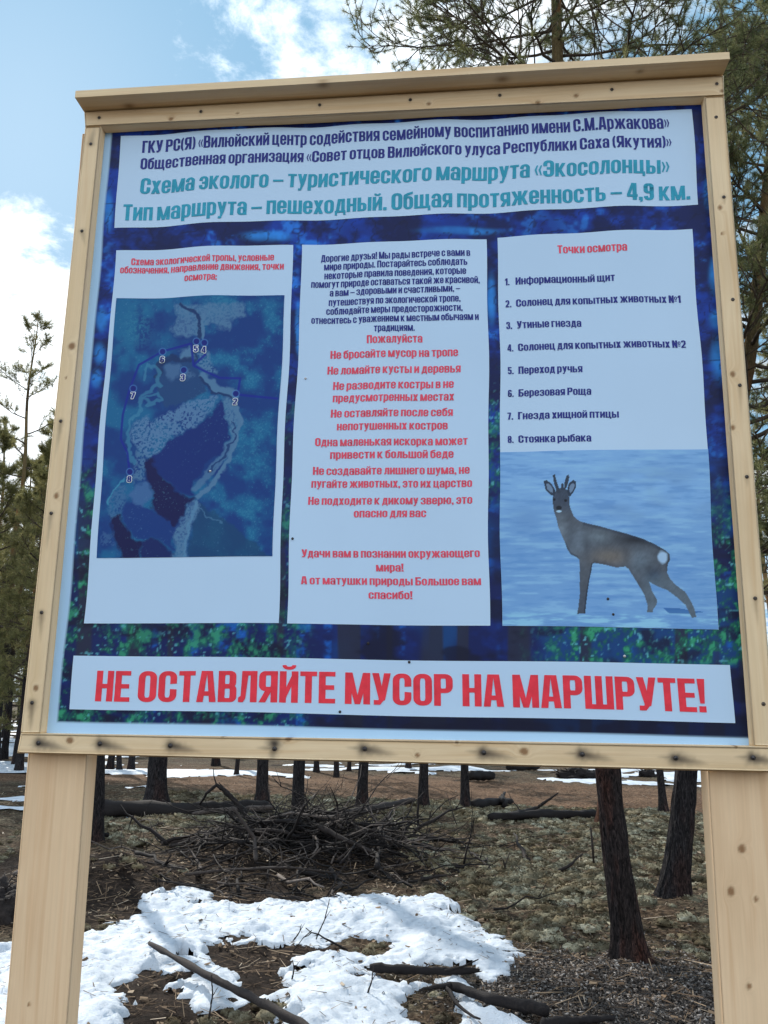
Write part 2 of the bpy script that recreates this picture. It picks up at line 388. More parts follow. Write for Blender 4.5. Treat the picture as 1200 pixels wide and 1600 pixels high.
base = mixc(t, attr(t, 'track').outputs['Fac'], base, ramp(t, f1, [(0.36, (0.04, 0.024, 0.016)), (0.53, (0.19, 0.115, 0.072)), (0.75, (0.36, 0.25, 0.165))]))
base = mixc(t, 0.8, base, ramp(t, noise(t, mapping(t, o, (0.5, 1.6, 1)), 1.0, 6, 0.65), [(0.35, (0.45, 0.43, 0.41)), (0.6, (1, 1, 1))]), 'MULTIPLY')
LK(base, b.inputs['Base Color'], t)
bump(t, b, M('ADD', f1, M('MULTIPLY', f3, 0.4, tree=t), tree=t), 0.8, 0.04)
GRD = mesh_np('ground', np.stack([GX, GY, GZ], -1).reshape(-1, 3), grid_faces(len(gx), len(gy)), GROUND, None,
              {'track': track.ravel(), 'soil': soil.ravel(), 'grey': grey.ravel()}, True)
tag(GRD, kind='structure')
def ground_z(x, y):            # height of the ground mesh itself
    i = np.clip(np.searchsorted(gx, x)-1, 0, len(gx)-2); j = np.clip(np.searchsorted(gy, y)-1, 0, len(gy)-2)
    u = (x-gx[i])/(gx[i+1]-gx[i]); v = (y-gy[j])/(gy[j+1]-gy[j])
    return GZ[j, i]*(1-u)*(1-v)+GZ[j, i+1]*u*(1-v)+GZ[j+1, i]*(1-u)*v+GZ[j+1, i+1]*u*v
def gz(x, y): return float(gh(np.array([x]), np.array([y]))[0])

# snow
SNOWM, t, b = mat('old_snow', 0.6, 0.25)
o = N('ShaderNodeTexCoord', t).outputs['Object']
f1 = noise(t, o, 7, 5, 0.6); f2 = noise(t, o, 75, 5, 0.75); f3 = noise(t, o, 26, 6, 0.7)
c = ramp(t, f1, [(0.3, (0.47, 0.54, 0.63)), (0.62, (0.66, 0.72, 0.80))])
c = mixc(t, ramp(t, f3, [(0.60, (0, 0, 0)), (0.78, (1, 1, 1))]), c, (0.26, 0.23, 0.20))
LK(c, b.inputs['Base Color'], t); bump(t, b, M('ADD', f2, M('MULTIPLY', f3, 1.2, tree=t), tree=t), 0.55, 0.02)
b.inputs['Subsurface Weight'].default_value = 0.0
def snow_mesh(name, xs, ys, dfun, thick, fall, edge, bumps):
    X, Y = np.meshgrid(xs, ys); D = dfun(X, Y)
    base_h = ground_z(X, Y) if fall > 0.2 else gh(X, Y)
    T = thick*(1-np.exp(-np.maximum(D, 0)/fall))
    Z = base_h+np.where(D > 0, T+bumps(X, Y)*np.clip(D/fall, 0, 1), -edge+np.maximum(D, -edge*3)*0.5)+0.012
    F = grid_faces(len(xs), len(ys)); keep = (D.ravel()[F] > -edge*2.2).all(1) & (D.ravel()[F] > 0).any(1)
    F = F[keep]; used = np.unique(F); re = np.zeros(X.size, int)-1; re[used] = np.arange(len(used))
    o = mesh_np(name, np.stack([X, Y, Z], -1).reshape(-1, 3)[used], re[F], SNOWM, None, None, True)
    return tag(o, kind='structure')
def cups(X, Y):
    a = fbm(X*3.0, Y*3.0, s=23, o=2); q_ = fbm(X*5, Y*5, s=28, o=2)*1.6; c_ = np.abs(vnoise(X*7+q_, Y*7-q_, s=24)-0.5)*2; d_ = np.abs(vnoise(X*17+3, Y*17, s=25)-0.5)*2
    return (a-0.5)*0.10+(c_-0.4)*0.020+(d_-0.4)*0.016+(fbm(X*40, Y*40, s=26, o=2)-0.5)*0.02
snow_mesh('snow', np.arange(-4.2, 2.2, 0.02), np.arange(1.2, 6.4, 0.02), lambda X, Y: snow_d(np.stack([X.ravel(), Y.ravel()], 1)).reshape(X.shape), 0.05, 0.11, 0.03, cups)
snow_mesh('snow', np.arange(-34, 34, 0.16), np.arange(11, 62, 0.16), lambda X, Y: far_snow(X, Y)*4, 0.05, 0.4, 0.05, lambda X, Y: (fbm(X*1.3, Y*1.3, s=27, o=3)-0.5)*0.05)

# ------------------------------------------------------------------ information board
BOARD = empty('information_board', (0, 0, 0), 'tall new pine information board with blue printed banner, standing on two plank posts', 'information board')
TH = 0.034                       # thickness of the frame strips in front of the banner
def board_px(name, quad, y_front, thick, along, material, knots=(), stains=(), world=None, cell=0.0035):
    """quad TL,TR,BR,BL in photo pixels on the plane y_front (or world x,z pairs)"""
    if world is None: C = np.array([on_plane(px, py, y_front)[[0, 2]] for px, py in quad])
    else: C = np.array(world)
    w = np.linalg.norm(C[1]-C[0]); h = np.linalg.norm(C[3]-C[0])
    nx, ny = max(3, int(w/cell)+1), max(3, int(h/cell)+1)
    c = 0.0025
    U, V = np.meshgrid(np.linspace(c/w, 1-c/w, nx), np.linspace(c/h, 1-c/h, ny))
    def bil(U, V): return (C[0]*(1-U)[..., None]*(1-V)[..., None]+C[1]*U[..., None]*(1-V)[..., None]+C[2]*(U*V)[..., None]+C[3]*((1-U)*V)[..., None])
    xz = bil(U, V).reshape(-1, 2)
    P = np.column_stack([xz[:, 0], np.full(len(xz), y_front), xz[:, 1]])
    F = [grid_faces(nx, ny)[:, ::-1]]
    bi = np.concatenate([np.arange(nx), np.arange(1, ny)*nx+nx-1, (ny-1)*nx+np.arange(nx-2, -1, -1), np.arange(ny-2, 0, -1)*nx])
    bu = np.stack([U.ravel()[bi], V.ravel()[bi]], 1); bu = np.where(bu <= c/np.array([w, h])+1e-9, 0, np.where(bu >= 1-c/np.array([w, h])-1e-9, 1, bu))
    rim = bil(bu[:, 0], bu[:, 1]); n = len(bi); n0 = len(P)
    rings = [np.column_stack([rim[:, 0], np.full(n, y_front+dy), rim[:, 1]]) for dy in (c, thick)]
    P = np.concatenate([P]+rings)
    k = np.arange(n); k1 = (k+1) % n
    F.append(np.stack([bi[k], bi[k1], n0+k1, n0+k], 1)[:, ::-1]); F.append(np.stack([n0+k, n0+k1, n0+n+k1, n0+n+k], 1)[:, ::-1])
    F.append((n0+n+k)[None, :])
    ax = (C[1]-C[0] if along == 'x' else C[3]-C[0]); ax = ax/np.linalg.norm(ax); pr = np.array([-ax[1], ax[0]])
    sd = sum(map(ord, name))*0.37+C[0][0]*3
    G = np.column_stack([P[:, [0, 2]]@ax+sd, P[:, [0, 2]]@pr+sd*0.7, P[:, 1]+sd])
    kn = np.zeros(len(P)); stv = np.zeros(len(P))
    px, py = project(P)
    for kx, ky, kr in knots:
        q = on_plane(kx, ky, y_front); d = np.column_stack([(P[:, [0, 2]]-q[[0, 2]])@ax/1.25, (P[:, [0, 2]]-q[[0, 2]])@pr])
        r = np.hypot(d[:, 0], d[:, 1])*(FPX/2.1)/(kr*0.54)
        r = r*(1+0.35*(vnoise(P[:, 0]*90, P[:, 2]*90, s=3)-0.5))
        kn = np.maximum(kn, np.clip(0.95*np.exp(-r**6*0.6)+0.20*np.exp(-(r/2.0)**2)*(0.5+0.5*np.cos(r*5)), 0, 0.9))
        G[:, 1] += 0.012*np.exp(-(r/2.6)**2)*np.sign(d[:, 1]+1e-6)*0+0.02*np.exp(-(r/2.2)**2)
    for sx, sy, dx, dy, sw, a in stains:      # smear from (sx,sy) running dx,dy px, half width sw px
        L = math.hypot(dx, dy); e = np.array([dx, dy])/L
        q = np.column_stack([px-sx, py-sy]); al = q@e; ac = np.abs(q@np.array([-e[1], e[0]]))
        tt = np.clip(al/L, -0.35, 1.0); wdt = sw*(1-0.75*np.clip(tt, 0, 1))*(0.8+0.5*vnoise(px*0.2, py*0.2, s=9))
        v = a*np.exp(-(ac/wdt)**2)*(1-np.clip(tt, 0, 1))**0.8*np.where(al < 0, np.exp(-(al/(sw*0.9))**2), 1)
        stv = np.maximum(stv, v*(px > -1e5))
    return mesh_np(name, P, F, material, BOARD, {'grain': G, 'knot': kn, 'stain': stv})
def screws(parent, pts, y, r=0.0042):
    for px, py in pts:
        q = on_plane(px, py, y); mb = MB()
        prof = [(0.0, -0.0006), (r*0.45, -0.0006), (r*0.5, 0.0006), (r*0.9, -0.0008), (r, 0.0002), (r, 0.003)]
        k = 10; th = np.arange(k)*2*math.pi/k
        V = np.concatenate([np.column_stack([rr*np.cos(th), np.full(k, yy), rr*np.sin(th)]) for rr, yy in prof])
        i = np.arange(k); Q = np.concatenate([np.stack([a*k+i, a*k+(i+1) % k, (a+1)*k+(i+1) % k, (a+1)*k+i], 1) for a in range(len(prof)-1)])
        mb.add(V+np.array([q[0], y-0.0004, q[2]]), Q)
        mb.build('screw', STEEL, parent)

S_TOP = [(155, 184), (314, 174.5), (499.5, 164), (641, 156), (781, 149), (956, 140), (1120, 131)]
S_L = [(142, 225), (128, 361), (95, 658), (80, 802), (65, 957), (50, 1098)]
S_R = [(1119, 183), (1131, 308), (1145, 468), (1156, 602), (1167, 745), (1180, 935), (1193, 1100)]
S_B = [(60, 1161), (156, 1162), (266, 1165), (429, 1170), (570, 1170), (756, 1176), (910, 1178.5), (1056, 1184.5), (1177, 1184)]
rt = board_px('top_rail', [(131, 174), (1131, 117), (1132, 149.5), (132.5, 197.5)], -TH, TH-0.005, 'x', WOOD,
              [(267, 186, 5), (670, 162, 5), (900, 150, 5), (840, 160, 5), (371, 177, 3), (1128, 142, 4)], [(x, y, 6, 0.3, 4, 0.35) for x, y in S_TOP])
screws(rt, S_TOP, -TH)
sl_ = board_px('stile', [(132.5, 198), (157.5, 197), (63.5, 1146), (31.5, 1146)], -TH+0.001, TH-0.006, 'z', WOOD,
               [(112, 541, 9), (88, 775, 6), (56, 1075, 6), (103, 590, 3)],
               [(142, 225, 8, -34, 5, 0.5), (128, 361, 6, 26, 4, 0.45), (95, 658, -9, 60, 4, 0.55), (80, 802, -8, 62, 4, 0.5), (65, 957, -2, 48, 4.5, 0.6), (50, 1098, -3, 50, 6, 0.75)])
screws(sl_, S_L, -TH+0.001)
sr_ = board_px('stile', [(1100.5, 151), (1132, 149.5), (1213, 1167), (1177.5, 1166)], -TH+0.001, TH-0.006, 'z', WOOD,
               [(1125, 324, 5), (1145, 585, 6), (1145, 668, 5), (1128, 365, 3)],
               [(1131, 308, 2, 12, 4, 0.4), (1156, 602, 2, 50, 3.5, 0.3), (1167, 745, 1, 18, 4, 0.35), (1180, 935, 5, 45, 4, 0.4)])
screws(sr_, S_R, -TH+0.001)
rb = board_px('bottom_rail', [(32, 1145.5), (1215, 1166.5), (1214, 1207.5), (26, 1177)], -TH-0.001, TH-0.004, 'x', WOOD,
              [(109, 1157, 7), (451, 1154, 6), (818, 1174, 8), (652, 1180, 4), (347, 1149, 4), (714, 1160, 3), (1150, 1166, 3)],
              [(x, y, 52, 11, 9, 0.97) for x, y in S_B[:3]]+[(429, 1162, -5, 32, 11, 0.97)]+[(x-3, y, 56, 10, 9.5, 0.97) for x, y in S_B[4:]]+[(x+3, y, -34, -2, 5, 0.85) for x, y in S_B[3:]]+[(x+3, y, -20, 3, 5, 0.7) for x, y in S_B[:3]])
screws(rb, S_B, -TH-0.001, 0.005)
# cap board over the top rail: its underside shows
pa, pb = on_plane(131, 174, -TH), on_plane(1131, 116.5, -TH)
def on_height(px, py, z): d = ray(px, py); return CAM+d*((z-CAM[2])/d[2])
ca, cb_ = on_height(117, 152.5, pa[2]+0.0005), on_height(1140.5, 92, pb[2]+0.0005)
ta, tb = at_dist(116, 141, ca), at_dist(1141.5, 82, cb_)
yf = (ca[1]+cb_[1])/2
zc = lambda x, A=pa, B=pb: A[2]+(B[2]-A[2])*(x-A[0])/(B[0]-A[0])
hcap = ((ta[2]-ca[2])+(tb[2]-cb_[2]))/2
capw = [(ca[0], zc(ca[0])+0.0006), (cb_[0], zc(cb_[0])+0.0006)]
nX, nY = 260, 30
us = np.linspace(0, 1, nX); vsn = np.linspace(0, 1, nY)
capV = []; capF = []; cn = 0
x0c, x1c = ca[0], cb_[0]
depth = 0.02-yf
def capsurf(A, Bv, Cv, nu, nv):
    global cn
    U, V = np.meshgrid(np.linspace(0, 1, nu), np.linspace(0, 1, nv))
    P = A+U[..., None]*Bv+V[..., None]*Cv
    capV.append(P.reshape(-1, 3)); capF.append(grid_faces(nu, nv)+cn); cn += nu*nv
A0 = np.array([x0c, yf, zc(x0c)+0.0006]); L_ = np.array([x1c-x0c, 0, zc(x1c)-zc(x0c)]); Dv = np.array([0, depth, 0]); Uv = np.array([0, 0, hcap])
capsurf(A0+Dv, L_, -Dv, nX, 20)             # underside
capsurf(A0, L_, Uv, nX, 6)                  # front
capsurf(A0+Uv, L_, Dv, 4, 3); capsurf(A0+Dv+Uv, L_, -Uv, 4, 3)
capsurf(A0+Dv, -Dv, Uv, 6, 4); capsurf(A0+L_, Dv, Uv, 6, 4)
P = np.concatenate(capV); kn = np.zeros(len(P))
for kx, ky, kr in ((505, 133, 6), (202, 166, 6), (785, 124, 7), (1000, 112, 4)):
    q = on_height(kx, ky, zc(on_plane(kx, ky, -0.05)[0])); r = np.hypot((P[:, 0]-q[0])/1.4, P[:, 1]-q[1])*(FPX/2.2)/kr
    kn = np.maximum(kn, 0.75*np.exp(-r**2)*(np.abs(P[:, 2]-zc(P[:, 0])) < 0.01))
mesh_np('cap_board', P, capF, WOOD, BOARD, {'grain': P*np.array([1, 1, 1])+np.array([9.3, 2.2, 4.1]), 'knot': kn, 'stain': np.zeros(len(P))})
# posts: planks behind the frame, down into the ground
def post(el, er, material, knots, streak):
    y = 0.005
    def line(e, z):
        a, c_ = on_plane(*e[0], y), on_plane(*e[1], y); k = (z-a[2])/(c_[2]-a[2]); return a[0]+(c_[0]-a[0])*k
    zt, zb = ZB+1.50, -0.25
    board_px('post', None, y, 0.05, 'z', material, knots, streak, [(line(el, 2.0)+0, zt), (line(er, 2.0), zt), (line(er, zb), zb), (line(el, zb), zb)], 0.004)
post([(37, 1181), (2, 1600)], [(132, 1182), (102, 1600)], WOODW, [(45, 1570, 3)], [])
post([(1108, 1207), (1131, 1600)], [(1208, 1207), (1240, 1600)], WOODW, [(1159, 1326, 7), (1142, 1393, 7), (1181, 1405, 4), (1170, 1541, 5)], [])
bx0, bx1 = -0.775, 0.775
mesh_np('backing_sheet', [(x, y, z) for y in (-0.0015, 0.0045) for z in (ZB-0.03, ZB+1.53) for x in (bx0, bx1)],
        np.array([(0, 1, 3, 2), (4, 6, 7, 5), (0, 4, 5, 1), (2, 3, 7, 6), (0, 2, 6, 4), (1, 5, 7, 3)]), PLY, BOARD)

# banner and prints --------------------------------------------------
K = np.array([0.96, 0.76, 0.66])                          # light that falls on the shaded face, to turn seen colour into ink
PAPER = np.array([0.53, 0.73, 0.97])
def warp(P, lay):                 # vinyl that hangs a little wavy
    x, z = P[:, 0], P[:, 1]-ZB
    dz = 0.0022*np.sin(x*14+1.0)*sst(z, 0.2, 1.4)+0.0016*np.sin(x*31+z*3)*sst(z, 0.3, 1.5)+0.0010*np.sin(x*9-2)
    dx = 0.0018*np.sin(z*9+x*2)+0.0010*np.sin(z*23+1)
    y = -0.0055+0.0010*np.sin(x*11+z*2.5)+0.0008*np.sin(x*25+1.3-z*4)+0.0005*np.sin(z*17+x*5)
    return np.column_stack([x+dx, y-lay, P[:, 1]+dz])
def to_board(px, py): return on_plane(px, py, 0.0)[[0, 2]]
def panel(name, quad, lay, paint, cell, parent, material=PRINT, solid=0.0):
    C = np.array([to_board(*q) for q in quad])
    w = max(np.linalg.norm(C[1]-C[0]), np.linalg.norm(C[2]-C[3])); h = np.linalg.norm(C[3]-C[0])
    nx, ny = int(w/cell)+2, int(h/cell)+2
    U, V = np.meshgrid(np.linspace(0, 1, nx), np.linspace(0, 1, ny)); U = U[..., None]; V = V[..., None]
    B = (C[0]*(1-U)*(1-V)+C[1]*U*(1-V)+C[2]*U*V+C[3]*(1-U)*V).reshape(-1, 2)
    px, py = project(np.column_stack([B[:, 0], np.zeros(len(B)), B[:, 1]]))
    col = paint(px, py)
    return mesh_np(name, warp(B, lay), grid_faces(nx, ny)[:, ::-1], material, parent, {'ink': np.column_stack([col, np.ones(len(col))])}, True)
def seen(rgb): return np.clip(lin(rgb)/K, 0, 0.92)
def lerp(a, b_, m): return a+(np.asarray(b_)-a)*m[:, None]
def paper(px, py):
    n = fbm(px/90, py/140, s=50, o=3)
    c = PAPER[None]*(0.97+0.05*n)[:, None]
    return c
def forest(px, py):
    n = fbm(px/45, py/32, s=51, o=5, g=0.6); n2 = fbm(px/14, py/16, s=52, o=3, g=0.6); n3 = fbm(px/110, py/120, s=53, o=3)
    c = np.broadcast_to(seen((7, 24, 74)), (len(px), 3)).copy()
    hi = 1-sst(py, 560, 940)
    c = lerp(c, seen((10, 52, 138)), sst(n, 0.42, 0.66)*(0.25+0.75*hi))
    c = lerp(c, seen((38, 118, 200)), sst(n+0.5*(n2-0.5), 0.58, 0.76)*(0.15+0.6*hi)*sst(n3, 0.35, 0.6))
    c = lerp(c, seen((10, 70, 120)), sst(n3, 0.45, 0.65)*0.6*(1-hi))
    tr = vnoise(px/19, py/700, s=54); tz = sst(py, 640, 960)
    c = lerp(c, seen((34, 36, 54)), sst(tr, 0.5, 0.62)*tz*0.9)
    c = lerp(c, seen((14, 90, 170)), sst(tr, 0.32, 0.2)*sst(n, 0.5, 0.6)*tz*0.8)
    for bx_, by_, rx_, ry_ in ((160, 500, 9, 18), (157, 553, 9, 16), (152, 592, 8, 14), (172, 330, 7, 30), (1108, 300, 9, 26), (1118, 430, 10, 30), (1124, 560, 16, 34), (1120, 500, 12, 14), (466, 520, 5, 40), (768, 470, 7, 40), (420, 372, 40, 8), (720, 362, 60, 6)):
        c = lerp(c, seen((46, 132, 214)), np.exp(-(((px-bx_)/rx_)**2+((py-by_)/ry_)**2)**2)*(0.35+0.65*n2))
    rl = np.abs(fbm(px/26+py/60, py/22, s=58, o=3)-0.5); c = lerp(c, seen((6, 18, 56)), (1-sst(rl, 0.008, 0.03))*0.7*hi)
    gzn = np.maximum.reduce([sst(px, 1085, 1135)*sst(py, 720, 880)*(1-sst(py, 1010, 1040)), sst(py, 968, 985)*(1-sst(py, 1028, 1045))*sst(px, 800, 900)*0.95,
                             (1-sst(px, 150, 200))*sst(py, 700, 800)*0.8, (1-sst(px, 440, 500))*sst(py, 960, 980)*0.75, sst(px, 425, 455)*(1-sst(px, 455, 480))*sst(py, 560, 800)*0.6,
                             sst(px, 757, 765)*(1-sst(px, 790, 800))*sst(py, 560, 640)*(1-sst(py, 760, 800))*0.7, (1-sst(px, 130, 190))*sst(py, 1090, 1110)*0.9])
    n4 = fbm(px/5, py/6.5, s=57, o=3, g=0.7); g = sst(0.55*n2+0.45*n4+0.5*(n-0.5), 0.44, 0.60)*gzn
    c = lerp(c, seen((12, 82, 66)), g)
    c = lerp(c, seen((58, 150, 105)), sst(0.5*n2+0.5*n4+0.3*(n-0.5), 0.57, 0.69)*gzn*0.8)
    c = lerp(c, seen((120, 200, 220)), sst(fbm(px/5, py/6, s=55, o=2), 0.72, 0.85)*0.55*gzn)
    c = lerp(c, seen((6, 12, 34)), sst(py, 1108, 1122)*sst(px, 420, 620)*0.8)
    dk = sst(fbm(px/60+3, py/30, s=56, o=3), 0.52, 0.66)*(0.35+0.65*tz)
    c = lerp(c, seen((8, 12, 36)), dk*0.8*(1-g))
    m = np.maximum(sst(177-(py-206)*0.0924-px, -2, 2), sst(py-1127-(px-92)*0.0235, -2, 2))      # unprinted white margin
    return c*(1-m)[:, None]+(np.array([0.43, 0.68, 0.97])*(0.98+0.03*n3)[:, None])*m[:, None]
banner = panel('banner', [(161, 205.5), (1101, 160), (1178, 1168), (71.5, 1147)], 0.0, forest, 0.003, BOARD)

def segd(px, py, pts):
    d = np.full(len(px), 1e9)
    for (x1, y1), (x2, y2) in zip(pts[:-1], pts[1:]):
        ex, ey = x2-x1, y2-y1; tt = np.clip(((px-x1)*ex+(py-y1)*ey)/(ex*ex+ey*ey+1e-9), 0, 1)
        d = np.minimum(d, np.hypot(px-x1-tt*ex, py-y1-tt*ey))
    return d
def satellite(px, py):
    X, Y = (px-140)*3.871, (py-480)*3.871
    Xw = X+(fbm(X/40, Y/40, s=60, o=3)-0.5)*46; Yw = Y+(fbm(X/40+9, Y/40, s=61, o=3)-0.5)*46
    P = np.column_stack([Xw, Yw]); n = fbm(X/110, Y/110, s=62, o=4); nf = fbm(X/11, Y/11, s=63, o=3, g=0.7)
    c = np.broadcast_to(seen((10, 84, 142)), (len(px), 3)).copy()
    c = lerp(c, seen((24, 116, 158)), sst(n, 0.42, 0.66)*0.9); c = lerp(c, seen((6, 62, 132)), sst(n, 0.5, 0.3)*0.9)
    c = lerp(c, seen((70, 150, 175)), sst(nf+0.8*(n-0.5), 0.62, 0.74)*0.4*sst(X, 500, 900))
    c = lerp(c, seen((60, 140, 165)), np.exp(-(((X-290)/80)**2+((Y-120)/110)**2))*sst(nf, 0.4, 0.6)*0.7)
    tan = seen((118, 140, 172)); mott = sst(nf, 0.36, 0.5)
    def fill(pts, col, m=None, a=1.0):
        nonlocal c
        k = sum(inside(P+np.array(o_), np.array(pts, float)) for o_ in ((0, 0), (7, 3), (-6, 6), (3, -8), (-8, -4)))/5.0*a
        c = lerp(c, seen(col), k if m is None else k*m)
    def stroke(pts, col, w, a=1.0):
        nonlocal c
        c = lerp(c, seen(col), (1-sst(segd(Xw, Yw, pts), w*0.6, w*1.3))*a)
    T = (116, 138, 170)
    fill([(660, 1180), (760, 1250), (1000, 1420), (1110, 1540), (590, 1540), (640, 1300)], (12, 76, 116), None, 0.8)
    fill([(520, -10), (930, -10), (940, 60), (860, 90), (850, 140), (780, 140), (730, 110), (690, 130), (680, 190), (640, 190), (620, 170), (580, 190), (520, 180), (500, 130), (540, 80)], T, 0.55+0.45*mott, 0.9)
    stroke([(560, -10), (650, 50), (672, 100), (665, 150), (640, 240), (635, 340)], (22, 60, 110), 11)
    stroke([(690, 60), (690, 130), (680, 200)], T, 9)
    fill([(540, 270), (620, 240), (632, 330), (560, 320)], T); fill([(650, 260), (710, 280), (770, 415), (700, 400), (650, 340)], T, mott)
    fill([(420, 330), (520, 290), (620, 340), (690, 440), (700, 520), (600, 590), (450, 600), (420, 500), (405, 400)], (38, 78, 128))
    stroke([(415, 420), (430, 340), (500, 300), (600, 330)], (18, 50, 100), 18, 0.8)
    fill([(460, 350), (540, 340), (560, 420), (500, 450), (455, 400)], (96, 118, 158)); fill([(560, 400), (620, 390), (640, 430), (580, 440)], (90, 112, 152), mott)
    stroke([(690, 425), (760, 500), (880, 545)], T, 26); stroke([(670, 440), (740, 520), (860, 560)], (24, 62, 112), 8)
    fill([(290, 690), (370, 650), (380, 700), (480, 640), (680, 560), (790, 540), (750, 640), (640, 730), (500, 800), (430, 890), (380, 920), (340, 900), (290, 860), (255, 780)], (122, 140, 176), mott)
    fill([(790, 575), (830, 650), (850, 790), (820, 880), (720, 940), (690, 1000), (620, 1070), (640, 1150), (530, 1100), (430, 1010), (365, 920), (440, 880), (500, 810), (650, 730), (750, 650)], (5, 48, 122))
    fill([(335, 930), (380, 920), (430, 1010), (530, 1110), (640, 1160), (590, 1210), (570, 1280), (520, 1330), (440, 1280), (380, 1220), (390, 1130), (350, 1040)], (6, 18, 82))
    fill([(200, 1230), (260, 1160), (330, 1210), (390, 1230), (520, 1330), (510, 1420), (530, 1480), (400, 1400), (320, 1400), (230, 1350)], (6, 62, 132))
    fill([(130, 1260), (190, 1240), (230, 1360), (320, 1420), (300, 1540), (210, 1540), (150, 1380)], (5, 16, 78)); fill([(310, 1410), (400, 1400), (520, 1490), (480, 1540), (310, 1540)], (10, 38, 102))
    fill([(240, 1130), (300, 1070), (350, 1050), (388, 1130), (330, 1215), (270, 1190)], (88, 116, 164)); fill([(110, 1170), (160, 1100), (230, 1080), (230, 1150), (190, 1240), (130, 1280)], (80, 118, 160), mott)
    fill([(80, 1360), (150, 1370), (150, 1430), (80, 1430)], (70, 100, 150), mott); fill([(300, 860), (350, 880), (330, 1040), (270, 1060), (270, 960)], T, mott, 0.8)
    fill([(570, 1290), (600, 1200), (650, 1160), (665, 1230), (610, 1380), (585, 1540), (480, 1540), (540, 1440), (510, 1370)], T, 0.4+0.6*mott)
    fill([(800, 560), (870, 570), (915, 680), (865, 800), (840, 700)], T, 0.4+0.6*mott); stroke([(880, 560), (920, 690), (895, 800), (845, 940), (780, 1040), (650, 1150)], T, 15); stroke([(885, 780), (840, 880), (720, 1020), (640, 1090)], (112, 134, 168), 20, 0.8)
    stroke([(870, 700), (890, 790), (830, 900), (730, 1000)], (34, 72, 124), 6)
    stroke([(335, 430), (350, 360), (415, 370), (425, 470), (310, 530), (320, 620), (255, 690), (240, 820), (270, 940)], (92, 150, 178), 11, 0.6); stroke([(330, 545), (415, 515), (440, 570), (370, 595), (330, 560)], (92, 150, 178), 10, 0.6)
    stroke([(220, 1040), (150, 1110), (110, 1200)], (80, 150, 180), 6); stroke([(650, 1180), (610, 1340), (572, 1540)], (128, 155, 185), 8, 0.7); stroke([(660, 1220), (760, 1290), (800, 1310)], (120, 150, 180), 4, 0.5)
    c = lerp(c, seen((150, 185, 205)), sst(fbm(X/7, Y/7, s=64, o=2), 0.76, 0.88)*0.3*sst(n, 0.4, 0.6))
    rt_ = np.minimum.reduce([segd(X, Y, p) for p in ([(1140, 562), (900, 538), (912, 440), (790, 440), (700, 400), (630, 362), (700, 300), (692, 232)], [(630, 362), (615, 230), (443, 268), (300, 350), (250, 490), (212, 650), (200, 800), (238, 880), (247, 990)])])
    c = lerp(c, seen((16, 40, 150)), (1-sst(rt_, 4, 10))*0.92)
    for mx_, my_ in MARK:
        d = np.hypot(X-mx_, Y-my_); c = lerp(c, seen((105, 145, 205)), (1-sst(d, 20, 25))*0.8); c = lerp(c, seen((12, 34, 128)), 1-sst(d, 16, 20))
    return c*np.array([0.44, 0.62, 0.64])
MARK = [(648, 218), (695, 228), (443, 270), (572, 388), (270, 493), (889, 533), (250, 996)]
DEER = [(178, 240), (175, 195), (182, 172), (200, 148), (235, 130), (262, 150), (278, 195), (280, 240), (290, 270), (310, 315), (345, 345), (400, 360), (480, 378), (560, 400), (640, 420), (740, 450), (820, 485), (880, 520),
        (908, 545), (912, 580), (896, 605), (890, 660), (905, 695), (940, 735), (1000, 780), (1025, 820), (1050, 870), (1062, 905), (1068, 938), (1040, 940), (1020, 900), (1000, 860), (950, 815), (890, 770), (825, 745), (795, 730),
        (775, 715), (795, 780), (825, 835), (820, 860), (800, 890), (795, 910), (760, 908), (765, 870), (745, 800), (710, 740), (680, 690), (650, 640), (630, 625), (575, 632), (500, 615), (440, 605), (425, 610), (415, 660), (400, 720),
        (390, 780), (380, 850), (372, 920), (322, 922), (330, 880), (340, 800), (342, 700), (345, 620), (342, 585), (325, 568), (290, 550), (268, 515), (258, 480), (240, 440), (215, 380), (200, 320), (185, 280)]
EARS = [[(115, 92), (135, 88), (165, 110), (190, 150), (188, 188), (160, 180), (130, 150)], [(262, 160), (272, 110), (300, 88), (318, 100), (318, 135), (300, 170), (280, 195)]]
HORN = [[(172, 58), (185, 50), (195, 90), (222, 165), (204, 172), (182, 115)], [(243, 112), (258, 60), (270, 55), (275, 70), (272, 90), (262, 130), (248, 150)], [(224, 112), (238, 106), (246, 150), (228, 150)]]
